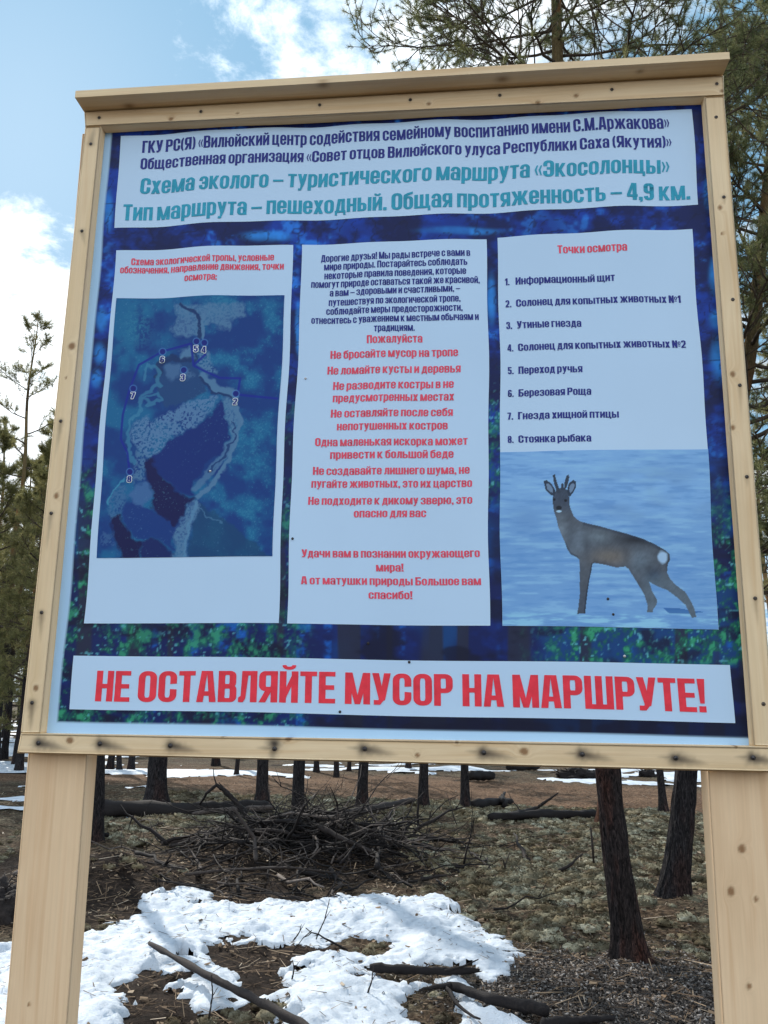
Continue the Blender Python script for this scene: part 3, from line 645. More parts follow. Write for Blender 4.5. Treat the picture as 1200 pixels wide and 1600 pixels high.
def deer(px, py):
    X, Y = (px-820)*4.0, (py-730)*4.0
    P = np.column_stack([X, Y]); n = fbm(X/160, Y/22, s=70, o=4, g=0.6); n2 = fbm(X/300, Y/140, s=71, o=3); nf = fbm(X/34, Y/26, s=72, o=3)
    c = np.broadcast_to(seen((116, 150, 188)), (len(px), 3)).copy()
    c = lerp(c, seen((134, 166, 200)), (1-sst(Y, 150, 520))*0.75)
    c = lerp(c, seen((152, 184, 214)), sst(n, 0.50, 0.74)*0.5); c = lerp(c, seen((84, 126, 176)), sst(n, 0.46, 0.28)*0.45)
    c = lerp(c, seen((96, 122, 160)), np.exp(-(((X-800)/330)**2+((Y-170)/150)**2))*sst(n2, 0.3, 0.6)*0.8); c = lerp(c, seen((104, 136, 176)), np.exp(-(((X-20)/120)**2+((Y-330)/90)**2))*0.6)
    c = lerp(c, seen((150, 190, 222)), sst(Y, 890, 940)*sst(n, 0.42, 0.6)*0.7)
    sh = inside(P, np.array([(860, 880), (960, 882), (1040, 895), (1120, 905), (1030, 915), (900, 915)], float)); c = lerp(c, seen((42, 92, 146)), sh*0.85)
    k = inside(P, np.array(DEER, float)).astype(float)
    f = np.broadcast_to(seen((80, 80, 86)), (len(px), 3)).copy()
    f = lerp(f, seen((108, 112, 120)), np.exp(-(((X-330)/90)**2+((Y-480)/90)**2))*0.8)
    f = lerp(f, seen((34, 34, 40)), np.exp(-(((X-700)/130)**2+((Y-455)/38)**2))); f = lerp(f, seen((112, 98, 90)), np.exp(-(((X-540)/130)**2+((Y-565)/50)**2)))
    f = lerp(f, seen((52, 60, 76)), (1-sst(Y, 200, 350))*0.75); f = lerp(f, seen((40, 52, 70)), np.exp(-(((X-805)/48)**2+((Y-690)/55)**2)))
    f = lerp(f, seen((96, 104, 112)), sst(Y, 640, 720)*sst(X, 680, 800)*0.65); f = lerp(f, seen((62, 66, 78)), sst(Y, 700, 860)*(1-sst(X, 400, 450))*0.6)
    f = lerp(f, seen((70, 66, 72)), sst(segd(X, Y, [(445, 606), (575, 634), (650, 640)]), 26, 6)*0.6); f = lerp(f, seen((34, 40, 54)), (1-sst(segd(X, Y, [(425, 612), (408, 690), (385, 800), (372, 918)]), 4, 12))*0.8)
    f = lerp(f, seen((40, 46, 60)), (1-sst(segd(X, Y, [(380, 360), (560, 402), (740, 452), (880, 522)]), 4, 22))*0.6)
    f = lerp(f, seen((40, 48, 62)), (1-sst(segd(X, Y, [(258, 480), (290, 545), (330, 566)]), 3, 9))*0.6)
    for dx_, dy_, rx_, ry_, cc_, aa_ in ((235, 400, 30, 70, (122, 124, 130), .7), (470, 440, 70, 40, (112, 116, 120), .6), (720, 590, 70, 70, (104, 110, 118), .75), (290, 470, 36, 60, (60, 62, 70), .5), (395, 520, 26, 70, (62, 62, 68), .6), (640, 540, 26, 70, (58, 56, 60), .5), (900, 600, 20, 70, (44, 46, 54), .7), (770, 640, 40, 30, (60, 62, 68), .5), (225, 330, 26, 30, (96, 98, 104), .6)):
        f = lerp(f, seen(cc_), np.exp(-(((X-dx_)/rx_)**2+((Y-dy_)/ry_)**2))*aa_)
    f = f*(0.62+0.45*nf+0.35*fbm((X+Y*0.6)/9, (Y-X*0.5)/30, s=73, o=3, g=0.7))[:, None]
    f = lerp(f, seen((168, 184, 204)), (1-sst(np.hypot((X-865)/32, (Y-566)/40)+0.5*(nf-0.5), 0.65, 1.15))*0.92)
    c = lerp(c, f, k)
    for e in EARS:
        e = np.array(e, float); m = e.mean(0)
        c = lerp(c, seen((44, 52, 66)), inside(P, e)*1.0); c = lerp(c, seen((116, 128, 148)), inside(P, m+(e-m)*0.58)*0.9)
    for e in HORN: c = lerp(c, seen((50, 56, 68)), inside(P, np.array(e, float))*1.0)
    for ex, ey, rx, ry, cc in ((185, 210, 9, 8, (16, 20, 30)), (256, 216, 10, 9, (16, 20, 30)), (216, 262, 18, 14, (24, 28, 38)), (217, 283, 17, 7, (170, 190, 205))):
        c = lerp(c, seen(cc), 1-sst(np.hypot((X-ex)/rx, (Y-ey)/ry), 0.8, 1.15))
    c = lerp(c, seen((40, 44, 60)), 1-sst(np.hypot(X-515, Y-828), 6, 10))
    return c

LAY = 0.0006
header = panel('header_panel', [(191, 214), (1079, 172.5), (1090, 321), (181, 357.5)], LAY, paper, 0.012, BOARD)
mapp = panel('map_panel', [(182.5, 392.4), (459, 385), (435, 974.5), (131.8, 973.7)], LAY, paper, 0.012, BOARD)
rules = panel('rules_panel', [(473, 384), (761, 374.3), (765, 978), (448, 975)], LAY, paper, 0.012, BOARD)
listp = panel('list_panel', [(778, 372), (1081, 358.5), (1122, 983.5), (784, 978.4)], LAY, paper, 0.012, BOARD)
warn = panel('warning_panel', [(117.5, 1024), (1139.5, 1038.5), (1145.5, 1129), (111, 1107.5)], LAY, paper, 0.012, BOARD)
panel('map_picture', [(182.5, 466.7), (445, 464), (427, 870.7), (152, 872)], LAY*2, satellite, 0.0014, mapp)
panel('deer_picture', [(781, 708), (1104, 702), (1121.6, 983.3), (784.2, 978.2)], LAY*2, deer, 0.0014, listp)

# heavy condensed lettering, drawn glyph by glyph (cap height 1)
def g_rect(x0, y0, x1, y1): return [(x0, y0), (x1, y0), (x1, y1), (x0, y1)]
def g_para(xa, ya, xb, yb, t): return [(xa, ya), (xa+t, ya), (xb+t, yb), (xb, yb)]
def g_ring(x0, y0, x1, y1, S, Hh, keep=None, rx=None, ry=None):
    w, h = x1-x0, y1-y0; rx = min(w*0.46, 0.27) if rx is None else rx; ry = min(h*0.42, 0.22) if ry is None else ry
    def rr(a0, b0, a1, b1, rx, ry):
        P = []
        for cx, cy, t0 in ((a1-rx, b1-ry, 0), (a0+rx, b1-ry, 1), (a0+rx, b0+ry, 2), (a1-rx, b0+ry, 3)):
            for q in range(6):
                t = (t0+q/5)*math.pi/2; P.append((cx+rx*math.cos(t), cy+ry*math.sin(t)))
            if t0 in (1, 3):                # straight side, subdivided
                ya, yb = P[-1][1], (b0+ry if t0 == 1 else b1-ry)
                P += [(P[-1][0], ya+(yb-ya)*q/9) for q in range(1, 9)]
        return P
    O = rr(x0, y0, x1, y1, rx, ry); I = rr(x0+S, y0+Hh, x1-S, y1-Hh, max(0.02, min(rx-S, (w-2*S)/2*0.9)), max(0.03, min(ry-Hh*0.7, (h-2*Hh)/2*0.9)))
    out_ = []
    for a in range(len(O)):
        b_ = (a+1) % len(O); mx_ = (O[a][0]+O[b_][0]+I[a][0]+I[b_][0])/4; my_ = (O[a][1]+O[b_][1]+I[a][1]+I[b_][1])/4
        if keep is None or keep(mx_, my_): out_.append([O[a], O[b_], I[b_], I[a]])
    return out_
def glyph(c):
    """list of (polygon, level), advance width"""
    up = c.isupper() or not c.isalpha(); h = 1.0 if up else 0.82; S = 0.225 if up else 0.205; B = 0.145 if up else 0.125
    w = 0.62 if up else 0.555; l = c.lower(); R_, P_, O = g_rect, g_para, g_ring; m = h*0.5; p = []
    st = lambda x, y0=0, y1=None: p.append((R_(x, y0, x+S, h if y1 is None else y1), 0))
    bar = lambda y, x0, x1: p.append((R_(x0, y, x1, y+B), 2))
    dg = lambda poly: p.append((poly, 3))
    ring = lambda *a, **k: p.extend((q, 1) for q in O(*a, **k))
    if c == 'а':
        ring(0, 0.0, w, h, S, B, lambda x, y: y > h*0.66 or (x > w/2 and y > 0.2)); st(w-S, 0, 0.5); ring(0, 0, w-0.02, h*0.60, S, B*0.85, None, 0.2, 0.16)
    elif l == 'а': dg([(0, 0), (S, 0), (w/2+0.03, h), (w/2-0.17, h)]); dg([(w+.04-S, 0), (w+.04, 0), (w/2+0.21, h), (w/2+.01, h)]); bar(0.2, .16, w-.12); w += .04
    elif c == 'б': ring(0, 0, w, h*0.95, S, B); p.append((R_(0, .3, S, .78), 0)); dg([(0, .62), (0.02, .86), (.20, .96), (w*.95, 1.04), (w*.95, .90), (.24, .82), (.2, .66)])
    elif c == 'Б': st(0); bar(h-B, 0, w*.95); ring(0, 0, w, .60, S, B)
    elif l == 'в': st(0); ring(0, 0, w, h*.56, S, B*.9, None, .2, .16); ring(0, h*.45, w-.02, h, S, B*.9, None, .2, .16)
    elif l == 'г': w *= .78; st(0); bar(h-B, 0, w)
    elif l == 'д':
        w += .06; st(w-S-.05); dg([(.06, B), (.06+S*.9, B), (.17+S*.9, h), (.16, h)]); bar(h-B, .16, w-.05); bar(0, 0, w); dg(R_(0, -.15, .13, 0)); dg(R_(w-.13, -.15, w, 0))
    elif c == 'Е': w *= .88; st(0); bar(0, 0, w); bar(h-B, 0, w); bar(m-B/2, 0, w*.93)
    elif c == 'е': ring(0, 0, w, h, S, B, lambda x, y: not (x > w*.6 and h*.32 < y < h*.43)); bar(h*.43, S*.8, w-S*.8)
    elif l == 'ж': w = .92*(1.1 if up else 1); q = w/2-S/2; st(q); [dg(P_(*a, S)) for a in ((0, 0, q-.16, m), (0, h, q-.16, m), (w-S, 0, q+.16, m), (w-S, h, q+.16, m))]
    elif l in 'з3':
        if c == '3': w = .55
        ring(0, 0, w, h*.57, S, B*.9, lambda x, y: x > w*.42 or y < h*.33, .22, .18); ring(0, h*.45, w-.01, h, S, B*.9, lambda x, y: x > w*.42 or y > h*.68, .22, .18)
    elif l in 'ий':
        st(0); st(w-S); dg([(S*.9, h*.10), (S*.9, h*.44), (w-S*.9, h*.90), (w-S*.9, h*.56)])
        if l == 'й': ring(.08, h+.05, w-.08, h+.36, .13, .10, lambda x, y: y < h+.20)
    elif l == 'к': st(0); dg(P_(S-.06, m, w-S+.02, h, S)); dg(P_(w-S+.03, 0, S-.06, m, S)); w += .03
    elif l == 'л': st(w-S); bar(h-B, .12, w-.02); dg([(0, 0), (.16, 0), (.24, .12), (.11+S, h), (.11, h), (.08, .2), (0, B)])
    elif l == 'м': w = .84 if up else .77; st(0); st(w-S); dg([(.03, h), (S+.02, h), (w/2+.07, 0), (w/2-.09, 0)]); dg([(w-S-.02, h), (w-.03, h), (w/2+.09, 0), (w/2-.07, 0)])
    elif l == 'н': st(0); st(w-S); bar(m-B/2, S*.8, w-S*.8)
    elif l == 'о': ring(0, 0, w, h, S, B)
    elif l == 'п': st(0); st(w-S); bar(h-B, S*.8, w-S*.8)
    elif c == 'р': st(0, -.2); ring(0, 0, w, h, S, B)
    elif c == 'Р': st(0); ring(0, .40, w, h, S, B, None, .24, .2)
    elif l == 'с': ring(0, 0, w, h, S, B, lambda x, y: not (x > w*.55 and h*.40 < y < h*.60))
    elif l == 'т': w = .56 if up else .51; st(w/2-S/2); bar(h-B, 0, w)
    elif l == 'у':
        d = 0 if up else -.2; dg([(0, h), (S, h), (w/2+.08, h*.28), (w/2-.08, h*.16)]); dg([(w-S, h), (w, h), (w/2+.12, .14), (w/2-.08, .10)]); dg([(.06, d), (w/2-.04, d), (w/2+.13, .2), (w/2-.08, .2), (w/2-.1, d+B), (.06, d+B)])
    elif l == 'ф': w = .86; st(w/2-S/2, -.2, 1.0 if not up else 1.05); ring(0, 0, w, h, S*.9, B)
    elif l == 'х': t = S*1.05; dg(P_(0, 0, w-t, h, t)); dg(P_(w-t, 0, 0, h, t))
    elif l == 'ц': st(0); st(w-S); bar(0, S*.8, w+.08); dg(R_(w-.06, -.15, w+.08, 0.02)); w += .08
    elif l == 'ч': st(w-S); st(0, m*.95); bar(m*.72, .06, w-S*.8); dg([(0, m), (S, m), (S, m*.72), (.1, m*.72)])
    elif l in 'шщ':
        w = .92 if up else .84; st(0); st(w/2-S/2); st(w-S); bar(0, S*.8, w-S*.8)
        if l == 'щ': dg(R_(w-.03, 0, w+.08, B)); dg(R_(w-.06, -.15, w+.08, 0)); w += .08
    elif l == 'ы': st(0); ring(0, 0, .52, h*.6, S, B*.9, None, .2, .17); w = .80; st(w-S)
    elif l == 'ь': st(0); ring(0, 0, w, h*.6, S, B*.9, None, .2, .17)
    elif l == 'э': ring(0, 0, w, h, S, B, lambda x, y: not (x < w*.45 and h*.36 < y < h*.64)); bar(m-B*.45, w*.32, w-S*.8)
    elif l == 'ю': st(0); bar(m-B/2, S*.8, .36); ring(.32, 0, .32+w*.95, h, S, B); w = .32+w*.95
    elif l == 'я': st(w-S); ring(0, h*.36, w, h, S, B*.95, None, .2, .18); dg([(0, 0), (S, 0), (w-S+.05, h*.42), (w-S-.16, h*.42)])
    elif c == '1': w = .36; st(w-S); dg([(0, .66), (0, .80), (.16, 1), (w-S+.02, 1), (w-S+.02, .70)])
    elif c == '2': w = .54; ring(0, .40, w, 1, S, B, lambda x, y: (y > .72 or x > w/2) and not (y < .6 and x < w*.7), .24, .2); dg([(0, 0), (0, B), (w-S, .56), (w, .6), (w-.05, .44), (.22, B*.9)]); bar(0, 0, w-.02)
    elif c == '4': w = .58; st(w-S-.05); bar(.18, 0, w); dg([(0, .2), (0, .34), (w-S-.1, 1), (w-S+.02, 1), (w-S+.02, .86), (.17, .3)])
    elif c == '5': w = .54; bar(1-B, 0.02, w-.03); st(0, .46); ring(0, 0, w, .66, S, B, lambda x, y: x > w*.4 or y < .28 or y > .54, .24, .2)
    elif c == '6': w = .55; ring(0, 0, w, 1, S, B, lambda x, y: x < w*.5 or y > .74 or y < .3); ring(0, 0, w, .60, S, B, None, .22, .18)
    elif c == '7': w = .48; bar(1-B, 0, w); dg([(.08, 0), (.08+S, 0), (w, 1-B), (w-S, 1-B)])
    elif c == '8': w = .56; ring(0, 0, w, .56, S, B*.9, None, .22, .18); ring(.01, .46, w-.01, 1, S, B*.9, None, .22, .18)
    elif c == '9': w = .55; ring(0, 0, w, 1, S, B, lambda x, y: x > w*.5 or y > .7 or y < .26); ring(0, .40, w, 1, S, B, None, .22, .18)
    elif c == '.': w = .2; dg(R_(0, 0, .2, .18))
    elif c == ',': w = .2; dg(R_(0, 0, .2, .18)); dg([(.07, -.15), (.2, -.04), (.2, 0), (.06, 0)])
    elif c == ';': w = .2; dg(R_(0, 0, .2, .18)); dg([(.07, -.15), (.2, -.04), (.2, 0), (.06, 0)]); dg(R_(0, .45, .2, .63))
    elif c == '!': w = .24; dg(R_(.01, 0, .23, .18)); dg([(.05, .26), (.19, .26), (.24, 1), (0, 1)])
    elif c == '–': w = .62; dg(R_(0, .34, .62, .46))
    elif c == '(': w = .28; ring(0, -.1, .62, 1.04, .19, .1, lambda x, y: x < .24, .3, .4)
    elif c == ')': w = .28; ring(-.34, -.1, .28, 1.04, .19, .1, lambda x, y: x > .04, .3, .4)
    elif c in '«»':
        w = .42
        for o_ in (0, .22):
            f = (lambda q: [(x+o_, y) for x, y in q]) if c == '«' else (lambda q: [(.2-x+o_, y) for x, y in q][::-1])
            dg(f([(0, .41), (.11, .41), (.2, .70), (.12, .70)])); dg(f([(.12, .10), (.2, .10), (.11, .41), (0, .41)]))
    elif c == '№':
        st(0); st(w-S-.02); dg([(0, 1), (S, 1), (w-.02, 0), (w-S-.02, 0)]); o_ = w+.03
        p.extend((q, 1) for q in O(o_, .40, o_+.32, .86, .10, .09)); dg(R_(o_+.02, .2, o_+.3, .29)); w = o_+.32
    return p, w
def tri(poly):
    P = [tuple(q) for q in poly]; idx = list(range(len(P))); out_ = []
    cr = lambda a, b_, c_: (b_[0]-a[0])*(c_[1]-a[1])-(b_[1]-a[1])*(c_[0]-a[0])
    ar = sum(P[k-1][0]*P[k][1]-P[k][0]*P[k-1][1] for k in range(len(P)))
    if ar < 0: idx.reverse()
    g = 0
    while len(idx) > 3 and g < 60:
        g += 1
        for k in range(len(idx)):
            a, b_, c_ = idx[k-1], idx[k], idx[(k+1) % len(idx)]
            if cr(P[a], P[b_], P[c_]) <= 1e-9: continue
            if any(cr(P[a], P[b_], P[o_]) > 0 and cr(P[b_], P[c_], P[o_]) > 0 and cr(P[c_], P[a], P[o_]) > 0 for o_ in idx if o_ not in (a, b_, c_)): continue
            out_.append((a, b_, c_)); idx.pop(k); break
        else: break
    if len(idx) == 3: out_.append(tuple(idx))
    else: out_ += [(idx[0], idx[k], idx[k+1]) for k in range(1, len(idx)-1)]
    return out_
class Lettering:
    def __init__(s): s.V = []; s.T = []; s.n = 0; s.m = []
    def line(s, body, xl, yl, xr, yr, cap, mi=0, grow=0.0, lift=0.0):
        V = []; T = []; Z = []; x = 0.0
        for ch in body:
            if ch == ' ': x += 0.205; continue
            ps, w = glyph(ch)
            for poly, lev in ps:
                n0 = len(V); q = np.array(poly); 
                if grow: q = q+grow*np.sign(q-q.mean(0))
                V += [(x+a, b_) for a, b_ in q]; Z += [lev]*len(poly)
                # ear-less fan: polygons are convex or nearly so; concave ones are triangulated
                T += [tuple(n0+k for k in t_) for t_ in tri(poly)]
            x += w+0.065
        x -= 0.065; V = np.array(V); T = np.array(T); Z = np.array(Z)
        A, Bp = to_board(xl, yl), to_board(xr, yr)
        e = Bp-A; w = np.linalg.norm(e); e /= w; up = np.array([-e[1], e[0]])
        up = 0.5*up+0.5*np.array([0, 1.0])
        sy = np.linalg.norm(to_board(xl, yl-cap)-A)
        B2 = A+V[:, :1]*(w/x)*e+V[:, 1:]*sy*up
        P = warp(B2, LAY*2.0+lift+Z*0.00013)
        s.V.append(P); s.T.append(T+s.n); s.n += len(P); s.m.append(np.full(len(T), mi))
    def build(s, parent, mats):
        return mesh_np('lettering', np.concatenate(s.V), [np.concatenate(s.T)], None, parent, None, False, mats, np.concatenate(s.m))
L = Lettering()
L.line('ГКУ РС(Я) «Вилюйский центр содействия семейному воспитанию имени С.М.Аржакова»', 224, 239.5, 1043.5, 202, 18.5, 0)
L.line('Общественная организация «Совет отцов Вилюйского улуса Республики Саха (Якутия)»', 221, 265, 1046.5, 231, 17, 0)
L.line('Схема эколого – туристического маршрута «Экосолонцы»', 221, 303.5, 1044.5, 272, 24.5, 1)
L.line('Тип маршрута – пешеходный. Общая протяженность – 4,9 км.', 194, 346, 1078, 312.5, 25, 1)
L.build(header, [NAVY, TEAL])
L = Lettering()
for a in (('Схема экологической тропы, условные', 205, 415, 428.4, 409.8), ('обозначения, направление движения, точки', 187.5, 428, 443.5, 424), ('осмотра;', 288, 441.5, 339, 441)): L.line(*a, 10.5, 0)
for ch, x, y in (('5', 643, 262), ('4', 690, 270), ('6', 440, 318), ('3', 566, 432), ('7', 268, 535), ('2', 886, 580), ('8', 246, 1040)):
    x = 140+x/3.871; y = 480+y/3.871+5
    for dx, dy in ((-1.1, 0), (1.1, 0), (0, -1.1), (0, 1.1), (.8, .8), (-.8, .8), (.8, -.8), (-.8, -.8)): L.line(ch, x-3.2+dx, y+dy, x+3.2+dx, y+dy, 9.5, 2, 0, 0.0006+0.00002*(dx+2*dy))
    L.line(ch, x-3.2, y, x+3.2, y, 9.5, 1, 0, 0.0014)
L.build(mapp, [RED, NAVY, WHITE])
L = Lettering()
for a in (('Дорогие друзья! Мы рады встрече с вами в', 502, 410, 735, 401.5), ('мире природы. Постарайтесь соблюдать', 506.5, 423, 730.5, 415.7), ('некоторые правила поведения, которые', 507, 437, 728.6, 430),
          ('помогут природе оставаться такой же красивой,', 486.5, 451, 750, 443.5), ('а вам – здоровыми и счастливыми, –', 515.6, 463.7, 719.5, 457.6), ('путешествуя по экологической тропе,', 514, 478.5, 720, 473.3),
          ('соблюдайте меры предосторожности,', 510, 492.4, 723, 487.6), ('отнеситесь с уважением к местным обычаям и', 486.5, 507, 748, 501.5), ('традициям.', 583.7, 519.6, 647.5, 518.6)): L.line(*a, 10.6, 0)
for a in (('Пожалуйста', 572, 537.7, 659, 536.6), ('Не бросайте мусор на тропе', 515, 561, 714, 558), ('Не ломайте кусты и деревья', 510.5, 585.7, 718, 583), ('Не разводите костры в не', 520, 609.8, 707.7, 607),
          ('предусмотренных местах', 520.3, 629, 709, 626.7), ('Не оставляйте после себя', 518, 653, 707.7, 650.7), ('непотушенных костров', 527.8, 673, 700, 671.6), ('Одна маленькая искорка может', 494, 698, 731, 696),
          ('привести к большой беде', 517, 717.6, 709, 716), ('Не создавайте лишнего шума, не', 490, 743, 734, 741), ('пугайте животных, это их царство', 487.6, 763, 738, 761.7), ('Не подходите к дикому зверю, это', 483, 789.7, 739, 787.7),
          ('опасно для вас', 554.6, 809, 667.6, 808), ('Удачи вам в познании окружающего', 472.3, 871.8, 751, 871), ('мира!', 588, 893, 631, 893), ('А от матушки природы Большое вам', 470, 913.8, 751.4, 914.6), ('спасибо!', 575, 935.7, 643.5, 936)): L.line(*a, 12.4, 1)
L.build(rules, [NAVY, RED])
L = Lettering()
L.line('Точки осмотра', 871.4, 398.5, 980, 395.2, 12.4, 1)
for n_, body, xl, yl, xr, yr in (('1.', 'Информационный щит', 806, 446.5, 961.5, 442), ('2.', 'Солонец для копытных животных №1', 806.8, 481, 1064.4, 473), ('3.', 'Утиные гнезда', 807, 515, 908, 513), ('4.', 'Солонец для копытных животных №2', 807.6, 550, 1070, 543.5),
                                 ('5.', 'Переход ручья', 808, 585.5, 908, 584), ('6.', 'Березовая Роща', 809, 621, 922.4, 619), ('7.', 'Гнезда хищной птицы', 809, 656.5, 966, 654.4), ('8.', 'Стоянка рыбака', 809.7, 693, 923, 692)):
    L.line(n_, xl-16.5, yl+0.4, xl-(9.5 if n_ == '1.' else 7.5), yl+0.3, 11, 0); L.line(body, xl, yl, xr, yr, 11.4, 0)
L.build(listp, [NAVY, RED])
L = Lettering()
for a in (('НЕ', 151, 1095, 204, 1096, 47.5), ('ОСТАВЛЯЙТЕ', 216.5, 1096.5, 523.5, 1099, 48), ('МУСОР', 538.5, 1099.5, 706.5, 1102.5, 49), ('НА', 721.5, 1103, 786, 1104.5, 50), ('МАРШРУТЕ!', 800, 1105.5, 1101.5, 1112.5, 51)): L.line(*a, 0)
L.build(warn, [BRED])
for px, py in ((477, 593), (459, 843), (330, 738), (522, 734), (975, 1026), (639, 1034), (575, 1005), (531, 1112), (949, 937), (957, 961)):
    q = to_board(px, py); mb = MB(); w = warp(np.array([q]), LAY*3)[0]
    k = 8; th = np.arange(k)*2*math.pi/k
    V = np.concatenate([np.column_stack([r*np.cos(th), np.full(k, yy), r*np.sin(th)]) for r, yy in ((0.0003, -0.0016), (0.0024, -0.0012), (0.0032, 0.0012))])
    i = np.arange(k); mb.add(V+w, np.concatenate([np.stack([a*k+i, a*k+(i+1) % k, (a+1)*k+(i+1) % k, (a+1)*k+i], 1) for a in range(2)]))
    mb.build('fixing_tack', ZINC if (px, py) in ((330, 738), (522, 734), (975, 1026), (477, 593)) else STEEL, banner)

# ------------------------------------------------------------------ pines
RG0 = np.random.default_rng(4)
def pine(seed, H, r0, lean, crown0, R, n_br, n_sub, n_twig, need_n, need_len, need_w, sides, step, ridge=0.0, bend=0.0, flat=1.0, dead=6, droop=0.0, brk=1.0):
    rg = np.random.default_rng(seed); lean = np.asarray(lean, float)
    def axis(z):
        z = np.asarray(z, float); q = z/H
        return np.stack([lean[0]*z+bend*np.sin(q*3.1)*0.6+0.05*np.sin(z*1.3+seed), lean[1]*z+0.05*np.sin(z*1.1+2*seed), z], -1)-np.array([0.05*np.sin(seed), 0.05*np.sin(2*seed), 0])
    def rad(z): q = np.clip(np.asarray(z)/H, 0, 1); return r0*((1-q)**0.68*0.92+0.03)+r0*0.55*np.exp(-np.asarray(z)/0.16)
    tk = MB(); zz = np.concatenate([np.arange(-0.15, min(3.2, H*0.5), step), np.linspace(min(3.2, H*0.5), H, 22)])
    A = axis(zz); th = np.arange(sides)*2*np.pi/sides; ca, sa = np.cos(th), np.sin(th)
    rr = rad(np.maximum(zz, 0))[:, None]*np.ones(sides)
    rr *= 1+0.12*(vnoise(ca[None]*1.1+seed, sa[None]*1.1, zz[:, None]*1.2, 5)-0.5)+0.25*np.exp(-np.maximum(zz, 0)/0.15)[:, None]*(vnoise(ca[None]*2+seed, sa[None]*2, 0*zz[:, None], 6)-0.4)
    if ridge: rr *= 1+ridge*(np.abs(fbm(ca[None]*8+seed, sa[None]*8, zz[:, None]*2.6, 7, 3)-0.5)*3.2-0.4)
    V = A[:, None]+np.stack([rr*ca, rr*sa, 0*rr], -1); n = len(zz)
    i = np.arange(n-1)[:, None]*sides+np.arange(sides); j = np.arange(n-1)[:, None]*sides+(np.arange(sides)+1) % sides
    tk.add(V.reshape(-1, 3), np.stack([i, j, j+sides, i+sides], -1).reshape(-1, 4))
    br = MB(); tp = []; td = []
    def path(p, d, Ln, n, up, wob):
        P = [p]; d = d/np.linalg.norm(d)
        for _ in range(n):
            d = d+rg.normal(0, wob, 3)+np.array([0, 0, up]); d /= np.linalg.norm(d); P.append(P[-1]+d*Ln/n)
        return np.array(P), d
    for b_ in range(n_br):
        q = (b_+rg.random()*0.8)/n_br; z = crown0+(H-crown0-0.12)*q
        Ln = R*max(0.16, (1-q)**0.55*(0.6+0.4*min(1, q*5)))*rg.uniform(0.7, 1.15); az = b_*2.399+rg.uniform(-.4, .4)
        el = (-0.05-droop)+0.75*q+rg.uniform(-.2, .2)
        p0 = axis(z); d0 = np.array([math.cos(az)*math.cos(el), math.sin(az)*math.cos(el), math.sin(el)])
        P, _ = path(p0, d0, Ln, 7, 0.05*flat, 0.13); rb_ = brk*min(float(rad(z))*0.5, 0.012+0.017*Ln)
        br.tube(P, np.linspace(rb_, rb_*0.25, 8), 5, 0.3)
        for s_ in range(n_sub):
            u = 0.22+0.78*(s_+rg.random()*0.8)/n_sub; k = min(int(u*7), 6); f = u*7-k
            p = P[k]*(1-f)+P[k+1]*f; t_ = P[k+1]-P[k]; t_ /= np.linalg.norm(t_)
            side = np.cross(t_, [0, 0, 1.0])*(1 if s_ % 2 else -1)
            d = t_*0.8+side*rg.uniform(0.4, 1.1)+np.array([0, 0, rg.uniform(-.25, .45)])
            l2 = Ln*0.42*(1.15-u)+0.14*min(1, Ln)
            S, _ = path(p, d, l2, 4, 0.05, 0.2); br.tube(S, np.linspace(rb_*0.4, rb_*0.14+0.001, 5), 4, 0.5)
            for w_ in range(n_twig):
                u2 = 0.3+0.7*(w_+rg.random())/n_twig; k2 = min(int(u2*4), 3); f2 = u2*4-k2; p2 = S[k2]*(1-f2)+S[k2+1]*f2
                d2 = (S[k2+1]-S[k2])/l2*4*0.8+rg.normal(0, 0.55, 3)+np.array([0, 0, 0.2])
                T_, dt = path(p2, d2, rg.uniform(.09, .2)*min(1.4, max(0.7, R/1.3)), 2, 0.08, 0.15); br.tube(T_, (0.0035, 0.003, 0.002), 3, 0.6)
                tp += [T_[2], T_[1]]; td += [dt, dt]
    for b_ in range(dead):                                     # bare snags below the crown
        z = rg.uniform(min(1.2, crown0*0.6), crown0+0.3); az = rg.uniform(0, 6.28)
        P, _ = path(axis(z), np.array([math.cos(az), math.sin(az), rg.uniform(-.2, .3)]), rg.uniform(.25, .8), 4, 0, 0.25); tk.tube(P, np.linspace(0.011, 0.003, 5), 4, 0.7)
    tp = np.array(tp); td = np.array(td); m = len(tp)
    dn_ = rg.normal(0, 1, (m, need_n, 3)); dn_ /= np.linalg.norm(dn_, axis=2)[..., None]
    dn_ = td[:, None]*0.75+dn_*0.85; dn_ /= np.linalg.norm(dn_, axis=2)[..., None]
    ln = need_len*rg.uniform(.65, 1.15, (m, need_n, 1)); root = tp[:, None]-td[:, None]*need_len*rg.uniform(0, 1.0, (m, need_n, 1))
    sd_ = np.cross(dn_, rg.normal(0, 1, (m, need_n, 3))); sd_ /= np.linalg.norm(sd_, axis=2)[..., None]+1e-9
    V = np.stack([root-sd_*need_w, root+sd_*need_w, root+dn_*ln], 2).reshape(-1, 3)
    tint = np.repeat(np.clip(rg.normal(0.5, 0.2, m), 0, 1), need_n*3)
    nd = MB(); nd.add(V, None, np.arange(len(V)).reshape(-1, 3), tint)
    return tk, br, nd
def plant_pine(label, xyz, parts, group=None, bark=None, needles=None, name='pine_tree'):
    e = empty(name, xyz, label, 'pine tree', group)
    tk, br, nd = parts
    tk.build('trunk', bark or BARK, e); br.build('branches', TWIG, e); nd.build('crown', needles or NEED, e, smooth=False)
    return e
def lean_from(b0, px1, py1):
    q = at_dist(px1, py1, b0); d = q-b0; return np.array([d[0]/d[2], d[1]/d[2]])
def base(px, py):
    p = on_ground(px, py); p = on_ground(px, py, gz(p[0], p[1])); return np.array([p[0], p[1], gz(p[0], p[1])-0.02])

